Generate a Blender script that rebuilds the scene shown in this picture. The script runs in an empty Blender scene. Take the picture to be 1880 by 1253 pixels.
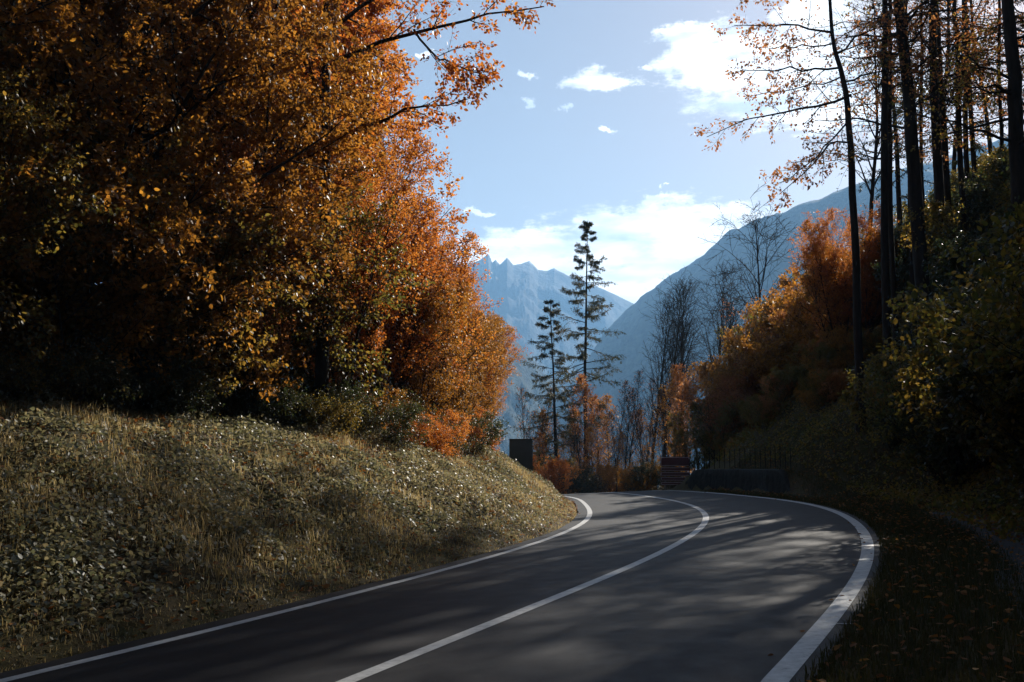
import bpy, math, random
import numpy as np
from mathutils import Vector
D = bpy.data
SC = bpy.context.scene
COL = SC.collection
rad = math.radians

# ------------------------------------------------------------------ camera
F, HORIZON, EYE = 1900.0, 850.0, 1.65
PITCH = math.atan((HORIZON - 626.5) / F)
cam = D.cameras.new('camera'); cam.sensor_width = 36; cam.lens = F / 1880 * 36
cam.clip_end = 30000; cam.clip_start = 0.1
cob = D.objects.new('camera', cam); COL.objects.link(cob)
cob.location = (0, 0, EYE); cob.rotation_euler = (rad(90) + PITCH, 0, 0)
SC.camera = cob

def ray(px, py):
    x, y = (px - 940) / F, (626.5 - py) / F
    d = (x, math.cos(PITCH) - y * math.sin(PITCH), y * math.cos(PITCH) + math.sin(PITCH))
    return d[0] / d[1], 1.0, d[2] / d[1]
def at(px, py, Y):
    r = ray(px, py)
    return np.array([r[0] * Y, Y, EYE + r[2] * Y])
TILT = 0.04
def on_road(px, py):
    r = ray(px, py); t = EYE / (TILT * r[0] - r[2])
    return (r[0] * t, t)

# ------------------------------------------------------------------ helpers
def tag(o, label=None, cat=None, group=None, kind=None):
    if label: o['label'] = label
    if cat: o['category'] = cat
    if group: o['group'] = group
    if kind: o['kind'] = kind
    return o
def empty(name, loc, rz=0, sc=1.0):
    o = D.objects.new(name, None); COL.objects.link(o)
    o.location = loc; o.rotation_euler = (0, 0, rz); o.scale = (sc, sc, sc)
    o.empty_display_size = 0.2
    return o
def link(name, me, parent=None, loc=None):
    o = D.objects.new(name, me); COL.objects.link(o)
    if parent: o.parent = parent
    if loc is not None: o.location = loc
    return o
def mesh(name, V, Q, mat, smooth=False, T=None):
    V = np.asarray(V, np.float32).reshape(-1, 3)
    me = D.meshes.new(name)
    me.vertices.add(len(V)); me.vertices.foreach_set('co', V.ravel())
    Q = np.asarray(Q, np.int32).reshape(-1, 4) if Q is not None and len(Q) else np.zeros((0, 4), np.int32)
    T = np.asarray(T, np.int32).reshape(-1, 3) if T is not None and len(T) else np.zeros((0, 3), np.int32)
    nl = Q.size + T.size
    me.loops.add(nl); me.loops.foreach_set('vertex_index', np.concatenate([Q.ravel(), T.ravel()]))
    me.polygons.add(len(Q) + len(T))
    st = np.concatenate([np.arange(len(Q)) * 4, Q.size + np.arange(len(T)) * 3]).astype(np.int32)
    me.polygons.foreach_set('loop_start', st)
    if smooth: me.polygons.foreach_set('use_smooth', np.ones(len(st), bool))
    me.update(calc_edges=True)
    if mat: me.materials.append(mat)
    return me
class MB:
    """collects boxes and bars into one mesh"""
    def __init__(s): s.V = []; s.Q = []; s.n = 0
    def add(s, V, Q):
        V = np.asarray(V, float).reshape(-1, 3)
        s.V.append(V); s.Q.append(np.asarray(Q, int).reshape(-1, 4) + s.n); s.n += len(V)
    def hexa(s, p):   # 8 corners: bottom ccw, top ccw
        s.add(p, [(3, 2, 1, 0), (4, 5, 6, 7), (0, 1, 5, 4), (1, 2, 6, 5), (2, 3, 7, 6), (3, 0, 4, 7)])
    def box(s, a, b):
        (x0, y0, z0), (x1, y1, z1) = a, b
        s.hexa([(x0, y0, z0), (x1, y0, z0), (x1, y1, z0), (x0, y1, z0), (x0, y0, z1), (x1, y0, z1), (x1, y1, z1), (x0, y1, z1)])
    def tube(s, P, R, sides=8):
        P = np.asarray(P, float); R = np.broadcast_to(np.asarray(R, float), (len(P),))
        V, Q = tubes(P[None], R[None], sides); s.add(V, Q)
    def build(s, name, mat, parent=None, smooth=False, bevel=0):
        o = link(name, mesh(name, np.concatenate(s.V), np.concatenate(s.Q), mat, smooth), parent)
        if bevel:
            m = o.modifiers.new('bevel', 'BEVEL'); m.width = bevel; m.segments = 2
        return o
def norm(v): return v / np.maximum(np.linalg.norm(v, axis=-1, keepdims=True), 1e-9)
def tubes(P, R, sides):
    """P (B,n,3) R (B,n) -> verts, quads"""
    B, n, _ = P.shape
    T = norm(np.gradient(P, axis=1))
    mean = norm(P[:, -1] - P[:, 0])
    ref = np.where(np.abs(mean[:, 2:3]) > 0.8, np.array([[1., 0, 0]]), np.array([[0, 0, 1.]]))
    N = norm(np.cross(T, ref[:, None])); Bn = np.cross(T, N)
    a = np.arange(sides) / sides * 2 * np.pi
    ring = P[:, :, None] + R[:, :, None, None] * (np.cos(a)[None, None, :, None] * N[:, :, None] + np.sin(a)[None, None, :, None] * Bn[:, :, None])
    V = ring.reshape(-1, 3)
    b, i, k = np.meshgrid(np.arange(B), np.arange(n - 1), np.arange(sides), indexing='ij')
    k2 = (k + 1) % sides
    base = b * n * sides
    Q = np.stack([base + i * sides + k, base + i * sides + k2, base + (i + 1) * sides + k2, base + (i + 1) * sides + k], -1).reshape(-1, 4)
    return V, Q
def value_noise(x, y, sc, seed=0):
    """smooth 2-D value noise in [-1,1]"""
    x = np.asarray(x, float) / sc + 1000.3; y = np.asarray(y, float) / sc + 1000.7
    xi, yi = np.floor(x).astype(np.int64), np.floor(y).astype(np.int64); fx, fy = x - xi, y - yi
    fx = fx * fx * (3 - 2 * fx); fy = fy * fy * (3 - 2 * fy)
    def h(a, b):
        n = (a * 374761393 + b * 668265263 + seed * 1442695041) & 0x7fffffff
        n = ((n ^ (n >> 13)) * 1274126177) & 0x7fffffff
        return ((n ^ (n >> 16)) & 0xffff) / 32767.5 - 1
    return (h(xi, yi) * (1 - fx) + h(xi + 1, yi) * fx) * (1 - fy) + (h(xi, yi + 1) * (1 - fx) + h(xi + 1, yi + 1) * fx) * fy
def fbm(x, y, sc, octs=4, seed=0, gain=.5):
    r = 0; a = 1
    for o in range(octs): r = r + a * value_noise(x, y, sc / 2 ** o, seed + o * 17); a *= gain
    return r
def sstep(a, b, x):
    t = np.clip((np.asarray(x, float) - a) / (b - a), 0, 1); return t * t * (3 - 2 * t)

# ------------------------------------------------------------------ materials
def mat(name):
    m = D.materials.new(name); m.use_nodes = True
    nt = m.node_tree
    return m, nt, nt.nodes['Principled BSDF'], nt.nodes['Material Output']
def N(nt, t, **kw):
    n = nt.nodes.new(t)
    for k, v in kw.items(): setattr(n, k, v)
    return n
def setin(n, **kw):
    for k, v in kw.items(): n.inputs[k.replace('_', ' ')].default_value = v
def noise(nt, scale, detail=4, rough=.6, coord='Object', vscale=None):
    tc = N(nt, 'ShaderNodeTexCoord'); n = N(nt, 'ShaderNodeTexNoise')
    setin(n, Scale=scale, Detail=detail, Roughness=rough)
    src = tc.outputs[coord]
    if vscale:
        mp = N(nt, 'ShaderNodeMapping'); mp.inputs['Scale'].default_value = vscale
        nt.links.new(src, mp.inputs['Vector']); src = mp.outputs['Vector']
    nt.links.new(src, n.inputs['Vector'])
    return n
def ramp(nt, src, stops):
    r = N(nt, 'ShaderNodeValToRGB'); el = r.color_ramp.elements
    while len(el) < len(stops): el.new(0.5)
    for e, (p, c) in zip(el, stops): e.position = p; e.color = (*c, 1)
    nt.links.new(src, r.inputs['Fac'])
    return r
def bump(nt, src, bsdf, strength, dist):
    b = N(nt, 'ShaderNodeBump'); setin(b, Strength=strength, Distance=dist)
    nt.links.new(src, b.inputs['Height']); nt.links.new(b.outputs['Normal'], bsdf.inputs['Normal'])
def simple(name, stops, scale=3, rough=.8, spec=.3, bmp=0, bdist=.02, vscale=None, detail=5):
    m, nt, b, o = mat(name)
    n = noise(nt, scale, detail, vscale=vscale); r = ramp(nt, n.outputs['Fac'], stops)
    nt.links.new(r.outputs['Color'], b.inputs['Base Color'])
    setin(b, Roughness=rough, Specular_IOR_Level=spec)
    if bmp: bump(nt, n.outputs['Fac'], b, bmp, bdist)
    return m
def leaf_mat(name, top, through, rough=.48, spec=.38, trans=.45):
    """top / through: three colours each (reflected, transmitted), picked per leaf"""
    m, nt, b, o = mat(name)
    geo = N(nt, 'ShaderNodeNewGeometry'); inf = N(nt, 'ShaderNodeObjectInfo')
    n = noise(nt, .45, 2)
    mx = N(nt, 'ShaderNodeMath', operation='MULTIPLY_ADD'); nt.links.new(geo.outputs['Random Per Island'], mx.inputs[0])
    mx.inputs[1].default_value = .62
    m2 = N(nt, 'ShaderNodeMath', operation='MULTIPLY_ADD'); nt.links.new(n.outputs['Fac'], m2.inputs[0])
    m2.inputs[1].default_value = .9; m2.inputs[2].default_value = -.38
    m3 = N(nt, 'ShaderNodeMath', operation='MULTIPLY_ADD'); nt.links.new(inf.outputs['Random'], m3.inputs[0])
    m3.inputs[1].default_value = .3; nt.links.new(m2.outputs[0], m3.inputs[2])
    nt.links.new(m3.outputs[0], mx.inputs[2])
    r1 = ramp(nt, mx.outputs[0], list(zip((.12, .5, .9), top)))
    r2 = ramp(nt, mx.outputs[0], list(zip((.12, .5, .9), through)))
    nt.links.new(r1.outputs['Color'], b.inputs['Base Color']); setin(b, Roughness=rough, Specular_IOR_Level=spec)
    t = N(nt, 'ShaderNodeBsdfTranslucent'); nt.links.new(r2.outputs['Color'], t.inputs['Color'])
    mix = N(nt, 'ShaderNodeMixShader'); mix.inputs[0].default_value = trans
    nt.links.new(b.outputs[0], mix.inputs[1]); nt.links.new(t.outputs[0], mix.inputs[2])
    nt.links.new(mix.outputs[0], o.inputs['Surface'])
    return m

M = {}
M['gold'] = leaf_mat('golden_leaf', [(.075, .05, .016), (.15, .075, .018), (.23, .12, .02)], [(.27, .125, .02), (.46, .185, .025), (.66, .30, .035)], trans=.48)
M['orange'] = leaf_mat('orange_leaf', [(.13, .045, .014), (.21, .07, .016), (.28, .11, .02)], [(.40, .09, .015), (.64, .19, .025), (.82, .34, .05)], trans=.52)
M['rust'] = leaf_mat('rust_leaf', [(.10, .035, .015), (.17, .06, .02), (.22, .09, .025)], [(.42, .13, .04), (.58, .22, .06), (.66, .3, .09)], trans=.5)
M['olive'] = leaf_mat('olive_leaf', [(.035, .042, .016), (.06, .058, .02), (.12, .08, .022)], [(.13, .14, .03), (.26, .19, .03), (.45, .25, .04)], trans=.45)
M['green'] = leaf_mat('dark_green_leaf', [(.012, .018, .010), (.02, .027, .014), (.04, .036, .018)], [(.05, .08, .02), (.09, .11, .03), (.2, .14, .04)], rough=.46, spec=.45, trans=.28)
M['weed'] = leaf_mat('weed_leaf', [(.085, .092, .06), (.205, .2, .14), (.37, .325, .23)], [(.16, .16, .075), (.34, .29, .14), (.52, .38, .19)], rough=.5, spec=.4, trans=.38)
M['grass'] = leaf_mat('grass_blade', [(.11, .092, .04), (.22, .17, .08), (.36, .28, .15)], [(.24, .2, .07), (.46, .34, .13), (.62, .46, .22)], rough=.5, spec=.35, trans=.45)
M['turf'] = leaf_mat('turf_blade', [(.018, .024, .010), (.03, .034, .014), (.05, .045, .02)], [(.04, .055, .015), (.07, .07, .02), (.12, .09, .03)], rough=.7, spec=.12, trans=.35)
M['litter'] = leaf_mat('fallen_leaf', [(.08, .04, .02), (.17, .07, .025), (.26, .13, .04)], [(.2, .08, .02), (.4, .14, .03), (.5, .24, .05)], rough=.75, spec=.12, trans=.25)
M['needle'] = leaf_mat('larch_needle', [(.02, .026, .014), (.04, .042, .018), (.085, .06, .022)], [(.04, .05, .02), (.1, .09, .025), (.24, .15, .03)], rough=.55, spec=.3, trans=.3)
M['spruce'] = leaf_mat('spruce_needle', [(.01, .016, .011), (.016, .024, .013), (.03, .032, .016)], [(.02, .035, .015), (.04, .05, .02), (.08, .07, .02)], rough=.55, spec=.3, trans=.2)
M['bark'] = simple('dark_bark', [(.3, (.010, .008, .0065)), (.7, (.036, .029, .023))], 6, .9, .2, .8, .03, (1, 1, .22))
M['twig'] = simple('twig_bark', [(.3, (.022, .017, .014)), (.7, (.05, .038, .03))], 8, .85, .2)

# asphalt
m, nt, b, o = mat('asphalt'); M['asphalt'] = m
fine = noise(nt, 60, 5, .8); big = noise(nt, .35, 4, .6); mid = noise(nt, 3.2, 5, .65)
c1 = ramp(nt, fine.outputs['Fac'], [(.25, (.0075, .0079, .010)), (.55, (.0155, .016, .0190)), (.8, (.043, .0435, .047))])
c2 = ramp(nt, big.outputs['Fac'], [(.3, (.72, .72, .74)), (.7, (1.18, 1.15, 1.12))])
c3 = ramp(nt, mid.outputs['Fac'], [(.3, (.74, .74, .75)), (.7, (1.22, 1.2, 1.18))])
mul = N(nt, 'ShaderNodeMix', data_type='RGBA', blend_type='MULTIPLY'); mul.inputs[0].default_value = 1
mul2 = N(nt, 'ShaderNodeMix', data_type='RGBA', blend_type='MULTIPLY'); mul2.inputs[0].default_value = 1
nt.links.new(c1.outputs[0], mul.inputs[6]); nt.links.new(c2.outputs[0], mul.inputs[7])
nt.links.new(mul.outputs[2], mul2.inputs[6]); nt.links.new(c3.outputs[0], mul2.inputs[7])
nt.links.new(mul2.outputs[2], b.inputs['Base Color'])
rr = ramp(nt, mid.outputs['Fac'], [(.3, (.62, .62, .62)), (.7, (.75, .75, .75))])
nt.links.new(rr.outputs[0], b.inputs['Roughness']); setin(b, Specular_IOR_Level=.16)
bump(nt, fine.outputs['Fac'], b, .45, .006)

# road paint, worn
m, nt, b, o = mat('road_paint'); M['paint'] = m
n1 = noise(nt, 9, 8, .75); n2 = noise(nt, 120, 2)
c = ramp(nt, n1.outputs['Fac'], [(.3, (.10, .10, .10)), (.42, (.36, .36, .355)), (.7, (.54, .54, .53))])
nt.links.new(c.outputs[0], b.inputs['Base Color']); setin(b, Roughness=.6, Specular_IOR_Level=.4)
bump(nt, n2.outputs['Fac'], b, .3, .004)

# soil / terrain: leaf litter and short turf
m, nt, b, o = mat('soil'); M['soil'] = m
n1 = noise(nt, 1.1, 6, .65); n2 = noise(nt, 38, 4, .7)
c1 = ramp(nt, n1.outputs['Fac'], [(.3, (.035, .028, .016)), (.5, (.06, .047, .022)), (.7, (.07, .066, .026))])
c2 = ramp(nt, n2.outputs['Fac'], [(.25, (.45, .42, .38)), (.6, (1.1, 1.05, .95)), (.8, (1.9, 1.5, 1.0))])
mul = N(nt, 'ShaderNodeMix', data_type='RGBA', blend_type='MULTIPLY'); mul.inputs[0].default_value = 1
nt.links.new(c1.outputs[0], mul.inputs[6]); nt.links.new(c2.outputs[0], mul.inputs[7])
nt.links.new(mul.outputs[2], b.inputs['Base Color']); setin(b, Roughness=.95, Specular_IOR_Level=.15)
bump(nt, n2.outputs['Fac'], b, .8, .04)
M['gravel'] = simple('gravel', [(.25, (.016, .016, .018)), (.55, (.036, .035, .036)), (.8, (.08, .077, .075))], 45, .85, .3, .8, .02)
M['stone'] = simple('dark_stone', [(.3, (.006, .006, .005)), (.7, (.02, .019, .016))], 5, .9, .2, .9, .05)
M['steel'] = simple('grey_steel', [(.3, (.10, .105, .11)), (.7, (.17, .17, .17))], 8, .5, .5)
M['board_back'] = simple('sign_back', [(.3, (.045, .05, .042)), (.7, (.06, .064, .055))], 2, .55, .4)
M['brown'] = simple('maroon_board', [(.3, (.055, .014, .018)), (.7, (.075, .02, .024))], 3, .5, .4)
M['white'] = simple('pale_border', [(.3, (.33, .3, .3)), (.7, (.42, .39, .38))], 6, .5, .4)
m, nt, b, o = mat('car_paint'); M['car'] = m
setin(b, Base_Color=(.012, .02, .055, 1), Roughness=.25, Metallic=.3); b.inputs['Coat Weight'].default_value = .8
m, nt, b, o = mat('car_glass'); M['glass'] = m
setin(b, Base_Color=(.012, .014, .016, 1), Roughness=.05, Specular_IOR_Level=.7)
m, nt, b, o = mat('tyre'); M['tyre'] = m
setin(b, Base_Color=(.012, .012, .012, 1), Roughness=.85)
m, nt, b, o = mat('tail_lamp'); M['lamp'] = m
setin(b, Base_Color=(.25, .01, .008, 1), Roughness=.25)

# mountains
def mountain_mat(name, forest, rock, snow_from, snow_to, scale):
    m, nt, b, o = mat(name)
    tc = N(nt, 'ShaderNodeTexCoord'); sep = N(nt, 'ShaderNodeSeparateXYZ'); nt.links.new(tc.outputs['Object'], sep.inputs[0])
    geo = N(nt, 'ShaderNodeNewGeometry'); sn = N(nt, 'ShaderNodeSeparateXYZ'); nt.links.new(geo.outputs['Normal'], sn.inputs[0])
    n1 = noise(nt, scale, 9, .68)
    a = N(nt, 'ShaderNodeMath', operation='MULTIPLY_ADD'); nt.links.new(n1.outputs['Fac'], a.inputs[0]); a.inputs[1].default_value = 160
    nt.links.new(sep.outputs['Z'], a.inputs[2])
    mr = N(nt, 'ShaderNodeMapRange'); nt.links.new(a.outputs[0], mr.inputs[0]); mr.inputs[1].default_value = snow_from[0]; mr.inputs[2].default_value = snow_from[1]
    n2 = noise(nt, scale * 9, 6, .7)
    f = ramp(nt, n2.outputs['Fac'], [(.36, tuple(x * .3 for x in forest)), (.64, tuple(x * 2.0 for x in forest))])
    r = ramp(nt, n2.outputs['Fac'], [(.3, tuple(x * .6 for x in rock)), (.7, tuple(x * 1.35 for x in rock))])
    mx = N(nt, 'ShaderNodeMix', data_type='RGBA'); nt.links.new(mr.outputs[0], mx.inputs[0])
    nt.links.new(f.outputs[0], mx.inputs[6]); nt.links.new(r.outputs[0], mx.inputs[7])
    # snow lies high up and on the flatter faces
    s1 = N(nt, 'ShaderNodeMapRange'); nt.links.new(a.outputs[0], s1.inputs[0]); s1.inputs[1].default_value = snow_to[0]; s1.inputs[2].default_value = snow_to[1]
    s2 = N(nt, 'ShaderNodeMapRange'); nt.links.new(sn.outputs['Z'], s2.inputs[0]); s2.inputs[1].default_value = .58; s2.inputs[2].default_value = .7
    sm = N(nt, 'ShaderNodeMath', operation='MULTIPLY'); nt.links.new(s1.outputs[0], sm.inputs[0]); nt.links.new(s2.outputs[0], sm.inputs[1])
    mx2 = N(nt, 'ShaderNodeMix', data_type='RGBA'); nt.links.new(sm.outputs[0], mx2.inputs[0])
    nt.links.new(mx.outputs[2], mx2.inputs[6]); mx2.inputs[7].default_value = (.75, .78, .82, 1)
    nt.links.new(mx2.outputs[2], b.inputs['Base Color']); setin(b, Roughness=.95, Specular_IOR_Level=.1)
    bump(nt, n2.outputs['Fac'], b, .9, 12)
    return m
M['mtn_far'] = mountain_mat('far_mountain', (.02, .026, .02), (.06, .06, .062), (150, 420), (690, 800), .004)
M['mtn_near'] = mountain_mat('forested_mountain', (.028, .034, .022), (.10, .10, .095), (330, 640), (900, 1000), .006)

# ------------------------------------------------------------------ road lines (measured on the ground)
LP = [(0,1250.5),(128,1223),(243,1193),(351,1165),(472,1134),(600,1104),(712,1076),(802,1049),(911,1020),(1012,986),(1045,975),(1064,966),(1077,955),(1082,943),(1078,931.5),(1072,923),(1059,916)]
CP = [(637,1253),(733,1211),(839,1171),(919,1137.5),(1000,1107.5),(1102,1064),(1191,1023.4),(1228,1008),(1254,992),(1286,969),(1297,958.6),(1295,947),(1286,936),(1266.6,928.3),(1239.5,920.3),(1199.6,913),(1161,908)]
RP = [(1422,1253),(1453,1218),(1481,1185),(1511.6,1149),(1542,1115),(1566,1081),(1582,1050.5),(1590,1022),(1591,998.5),(1590,984),(1579,966.6),(1563,954),(1539.5,944),(1507.5,932),(1475.6,924),(1436,918.4),(1388,913),(1340,908)]
def line_curve(P, tail, deg=6):
    W = np.array([on_road(*p) for p in P])
    t = np.concatenate([[0], np.cumsum(np.hypot(*np.diff(W, axis=0).T))]); t /= t[-1]
    w = 1 / W[:, 1]
    cx, cy = np.polyfit(t, W[:, 0], deg, w=w), np.polyfit(t, W[:, 1], deg, w=w)
    tt = np.linspace(0, 1, 90)
    mid = np.stack([np.polyval(cx, tt), np.polyval(cy, tt)], 1)
    d0 = np.array([.36, .933])
    back = np.array([mid[0] - d0 * k for k in np.arange(46, 0, -1.2)])
    # onward: leave along the last heading and keep turning left
    h = math.atan2(*(mid[-1] - mid[-6])); h = min(h, rad(tail)); p = mid[-1].copy(); out = []
    for k in range(60):
        h -= 1.0 / 62; p = p + np.array([math.sin(h), math.cos(h)]); out.append(p.copy())
    return np.concatenate([back, mid, np.array(out)])
LL, CL, RL = line_curve(LP, -3), line_curve(CP, -4), line_curve(RP, -5)
def signed(P, x, y):
    """signed distance from polyline P, positive to the right of its direction"""
    x = np.asarray(x, float); sh = x.shape; x = x.ravel(); y = np.asarray(y, float).ravel()
    best = np.full(x.shape, 1e18); sg = np.zeros_like(x)
    A, Bv = P[:-1], P[1:] - P[:-1]; L2 = (Bv ** 2).sum(1)
    for (ax, ay), (bx, by), l2 in zip(A, Bv, L2):
        t = np.clip(((x - ax) * bx + (y - ay) * by) / l2, 0, 1)
        dx, dy = x - ax - t * bx, y - ay - t * by; d2 = dx * dx + dy * dy
        m_ = d2 < best
        best = np.where(m_, d2, best); sg = np.where(m_, np.sign(bx * -dy + by * dx), sg)
    return (np.sqrt(best) * sg).reshape(sh)
LS, RS = LL[::3], RL[::3]

# ------------------------------------------------------------------ terrain
def crest(y):
    t = np.maximum(0, np.asarray(y, float) - 49.5)
    return -np.where(t < 18, .0031 * t * t, .0031 * 324 + (t - 18) * .1116)
def road_z(x, y):
    return TILT * np.clip(x, -12, 14) + np.maximum(crest(y), -9)
def ground_z(x, y, detail=True):
    x = np.asarray(x, float); y = np.asarray(y, float)
    near = (np.abs(x) < 90) & (y > -60) & (y < 160)
    wl = np.full(x.shape, 60.); wr = np.full(x.shape, 60.)
    if near.any():
        wl[near] = -signed(LS, x[near], y[near]); wr[near] = signed(RS, x[near], y[near])
    wl[~near] = np.where(x[~near] < 0, 90, -90); wr[~near] = np.where(x[~near] < 0, -90, 90)
    z = road_z(x, y)
    # bank on the inside of the bend
    w = wl - .55
    n = (fbm(x, y, 5, 3, 5) * .24 + fbm(x, y, 1.1, 2, 15) * .06) * sstep(0, 1.6, w)
    w = np.minimum(w, 45); wp = np.maximum(w, 0); zl = -np.log(np.exp(-1.9 * (.66 * wp + .05 * np.minimum(wp, .6))) + np.exp(-1.9 * 2.75) - np.exp(-1.9 * 2.75) * np.exp(-wp)) / 1.9 + .16 * np.maximum(0, w - 4.5) + .3 * np.maximum(0, w - 7.5) + n
    zl *= 1 - sstep(50, 85, y) * .8
    zl = np.where(wl > 0, zl, 0)
    # slope on the outside
    far = sstep(33, 42, y)
    ws = 3.7 - 2.0 * far + 3.2 * sstep(50, 58, y)
    w = wr - ws
    hill = np.minimum(.72 * np.maximum(w, 0) ** 1.08, 9 + .5 * np.maximum(w, 0))
    hill = np.minimum(hill, 28 + .15 * np.maximum(w, 0))
    mask = 1 - sstep(58, 74, y - .55 * np.maximum(0, x - 12))
    zr = hill * mask + sstep(1.15, 1.55, wr) * far * .95 * (1 - sstep(51.5, 55, y)) + fbm(x, y, 5, 3, 9) * .2 * sstep(0, 3, w)
    zr = np.where(wr > 0, zr, 0)
    z = z + zl + zr
    inside = (wl < .4) & (wr < .2)
    z = np.where(inside, z - .06, z - .015)
    # valley and far land
    d = np.hypot(x, y)
    v = sstep(90, 700, y) * -60
    z = np.where(y > 90, z * (1 - sstep(90, 200, y)) + (-9 - 0 * y) * sstep(90, 200, y), z) + v
    return z
def spaced(lo, hi, step, far, ratio=1.22):
    a = list(np.arange(lo, hi + .001, step)); s = step
    while a[-1] < far[1]: s *= ratio; a.append(a[-1] + s)
    s = step; b = [lo]
    while b[-1] > far[0]: s *= ratio; b.append(b[-1] - s)
    return np.array(b[:0:-1] + a)
gx = spaced(-26, 26, .3, (-4200, 4200)); gy = spaced(-22, 72, .3, (-1500, 4400))
X, Y = np.meshgrid(gx, gy)
Z = ground_z(X, Y)
nx, ny = len(gx), len(gy)
ii, jj = np.meshgrid(np.arange(ny - 1), np.arange(nx - 1), indexing='ij'); k = ii * nx + jj
go = link('ground', mesh('ground', np.stack([X, Y, Z], -1), np.stack([k, k + 1, k + nx + 1, k + nx], -1), M['soil'], True))
tag(go, kind='structure')
def gz(x, y): return float(ground_z(np.array([x]), np.array([y]))[0])

def resample(P, n):
    t = np.concatenate([[0], np.cumsum(np.hypot(*np.diff(P, axis=0).T))])
    tt = np.linspace(0, t[-1], n)
    return np.stack([np.interp(tt, t, P[:, 0]), np.interp(tt, t, P[:, 1])], 1)
def offset(P, d):
    T = np.gradient(P, axis=0); T /= np.linalg.norm(T, axis=1, keepdims=True)
    return P + d * np.stack([T[:, 1], -T[:, 0]], 1)
def strip(A, B, name, mt, dz, cols=1, smooth=True):
    f = np.linspace(0, 1, cols + 1)[None, :, None]
    G = A[:, None] * (1 - f) + B[:, None] * f
    Zs = road_z(G[..., 0], G[..., 1]) + dz
    V = np.concatenate([G, Zs[..., None]], -1)
    n, c = V.shape[:2]
    i, j = np.meshgrid(np.arange(n - 1), np.arange(c - 1), indexing='ij'); k = i * c + j
    return link(name, mesh(name, V, np.stack([k, k + 1, k + c + 1, k + c], -1), mt, smooth))
def dense(P): return resample(P, 400)
Ld, Cd, Rd = dense(LL), dense(CL), dense(RL)
jit = np.random.default_rng(4)
eL = np.convolve(jit.normal(0, .06, 420), np.ones(9) / 9 ** .5, 'same')[:400]; eR = np.convolve(jit.normal(0, .06, 420), np.ones(9) / 9 ** .5, 'same')[:400]
def off_var(P, d):
    T = np.gradient(P, axis=0); T /= np.linalg.norm(T, axis=1, keepdims=True)
    return P + np.asarray(d)[:, None] * np.stack([T[:, 1], -T[:, 0]], 1)
tag(strip(off_var(Ld, -.38 + eL * .35), off_var(Rd, .25 + eR * .5), 'road', M['asphalt'], 0, 8), kind='structure')
for nm, P, w in (('edge_line', Ld, .075), ('centre_line', Cd, .08), ('edge_line', Rd, .098)):
    tag(strip(offset(P, -w), offset(P, w), nm, M['paint'], .004), kind='structure')
# short pale joint across the shoulder outside the right edge line
a, b2 = on_road(1536, 1147), on_road(1566, 1147)
P = np.array([a, b2]); P2 = P + np.array([[0, .045], [0, .045]])
tag(strip(P, P2, 'joint_line', simple('pale_joint', [(.3, (.2, .2, .2)), (.7, (.3, .3, .3))], 30), .006), kind='structure')
# gravel track beside the verge
def ground_strip(A, B, name, mt, dz, cols=8):
    f = np.linspace(0, 1, cols + 1)[None, :, None]
    G = A[:, None] * (1 - f) + B[:, None] * f
    Zs = ground_z(G[..., 0], G[..., 1]) + dz
    V = np.concatenate([G, Zs[..., None]], -1); n, c = V.shape[:2]
    i, j = np.meshgrid(np.arange(n - 1), np.arange(c - 1), indexing='ij'); k = i * c + j
    return link(name, mesh(name, V, np.stack([k, k + 1, k + c + 1, k + c], -1), mt, True))
sel = (Rd[:, 1] > -20) & (Rd[:, 1] < 27) & (np.arange(400) < 260)
Pr = resample(Rd[sel], 160); w0 = 1.75 + value_noise(np.arange(160.), np.zeros(160), 9, 3) * .18; w1 = 3.15 + value_noise(np.arange(160.), np.zeros(160), 7, 8) * .2
tag(ground_strip(off_var(Pr, w0), off_var(Pr, w1), 'path', M['gravel'], .012), kind='structure')

# ------------------------------------------------------------------ vegetation generators
UP = np.array([0, 0, 1.])
def grow(rng, S, Dr, Ln, R0, R1, n, gnarl, trop):
    B = len(S); P = np.empty((B, n + 1, 3)); P[:, 0] = S; d = norm(Dr)
    trop = np.broadcast_to(np.asarray(trop, float), (B,))[:, None]
    for i in range(n):
        d = norm(d + rng.normal(0, gnarl, (B, 3)) + trop * UP / n * 1.5)
        P[:, i + 1] = P[:, i] + d * (Ln / n)[:, None]
    f = np.linspace(0, 1, n + 1)[None]
    return P, R0[:, None] * (1 - f) + R1[:, None] * f
def sample(P, R, b, t):
    n = P.shape[1] - 1; x = np.clip(t * n, 0, n - 1e-4); i = x.astype(int); fr = (x - i)[:, None]
    p = P[b, i] * (1 - fr) + P[b, i + 1] * fr
    r = R[b, i] * (1 - fr[:, 0]) + R[b, i + 1] * fr[:, 0]
    return p, norm(P[b, i + 1] - P[b, i]), r
def side(rng, T, ang, az):
    ref = np.where(np.abs(T[:, 2:3]) > .85, np.array([[1., 0, 0]]), np.array([[0, 0, 1.]]))
    a = norm(np.cross(T, ref)); b = np.cross(T, a)
    c = np.cos(az)[:, None] * a + np.sin(az)[:, None] * b
    return norm(np.cos(ang)[:, None] * T + np.sin(ang)[:, None] * c)
def spawn(rng, P, R, Ln, k, t0, t1, ang, ratio, rr, flat=0.):
    B = len(P); b = np.repeat(np.arange(B), k); j = np.tile(np.arange(k), B)
    t = t0 + (t1 - t0) * (j + rng.random(len(b))) / k
    p, T, r = sample(P, R, b, t)
    az = j * 2.4 + rng.random(B)[b] * 6.3 + rng.normal(0, .4, len(b))
    d = side(rng, T, rng.uniform(*ang, len(b)), az)
    d[:, 2] *= 1 - flat; d = norm(d)
    L = Ln[b] * ratio * (1 - .55 * t) * rng.uniform(.7, 1.25, len(b))
    return p, d, L, r * rr
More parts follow.
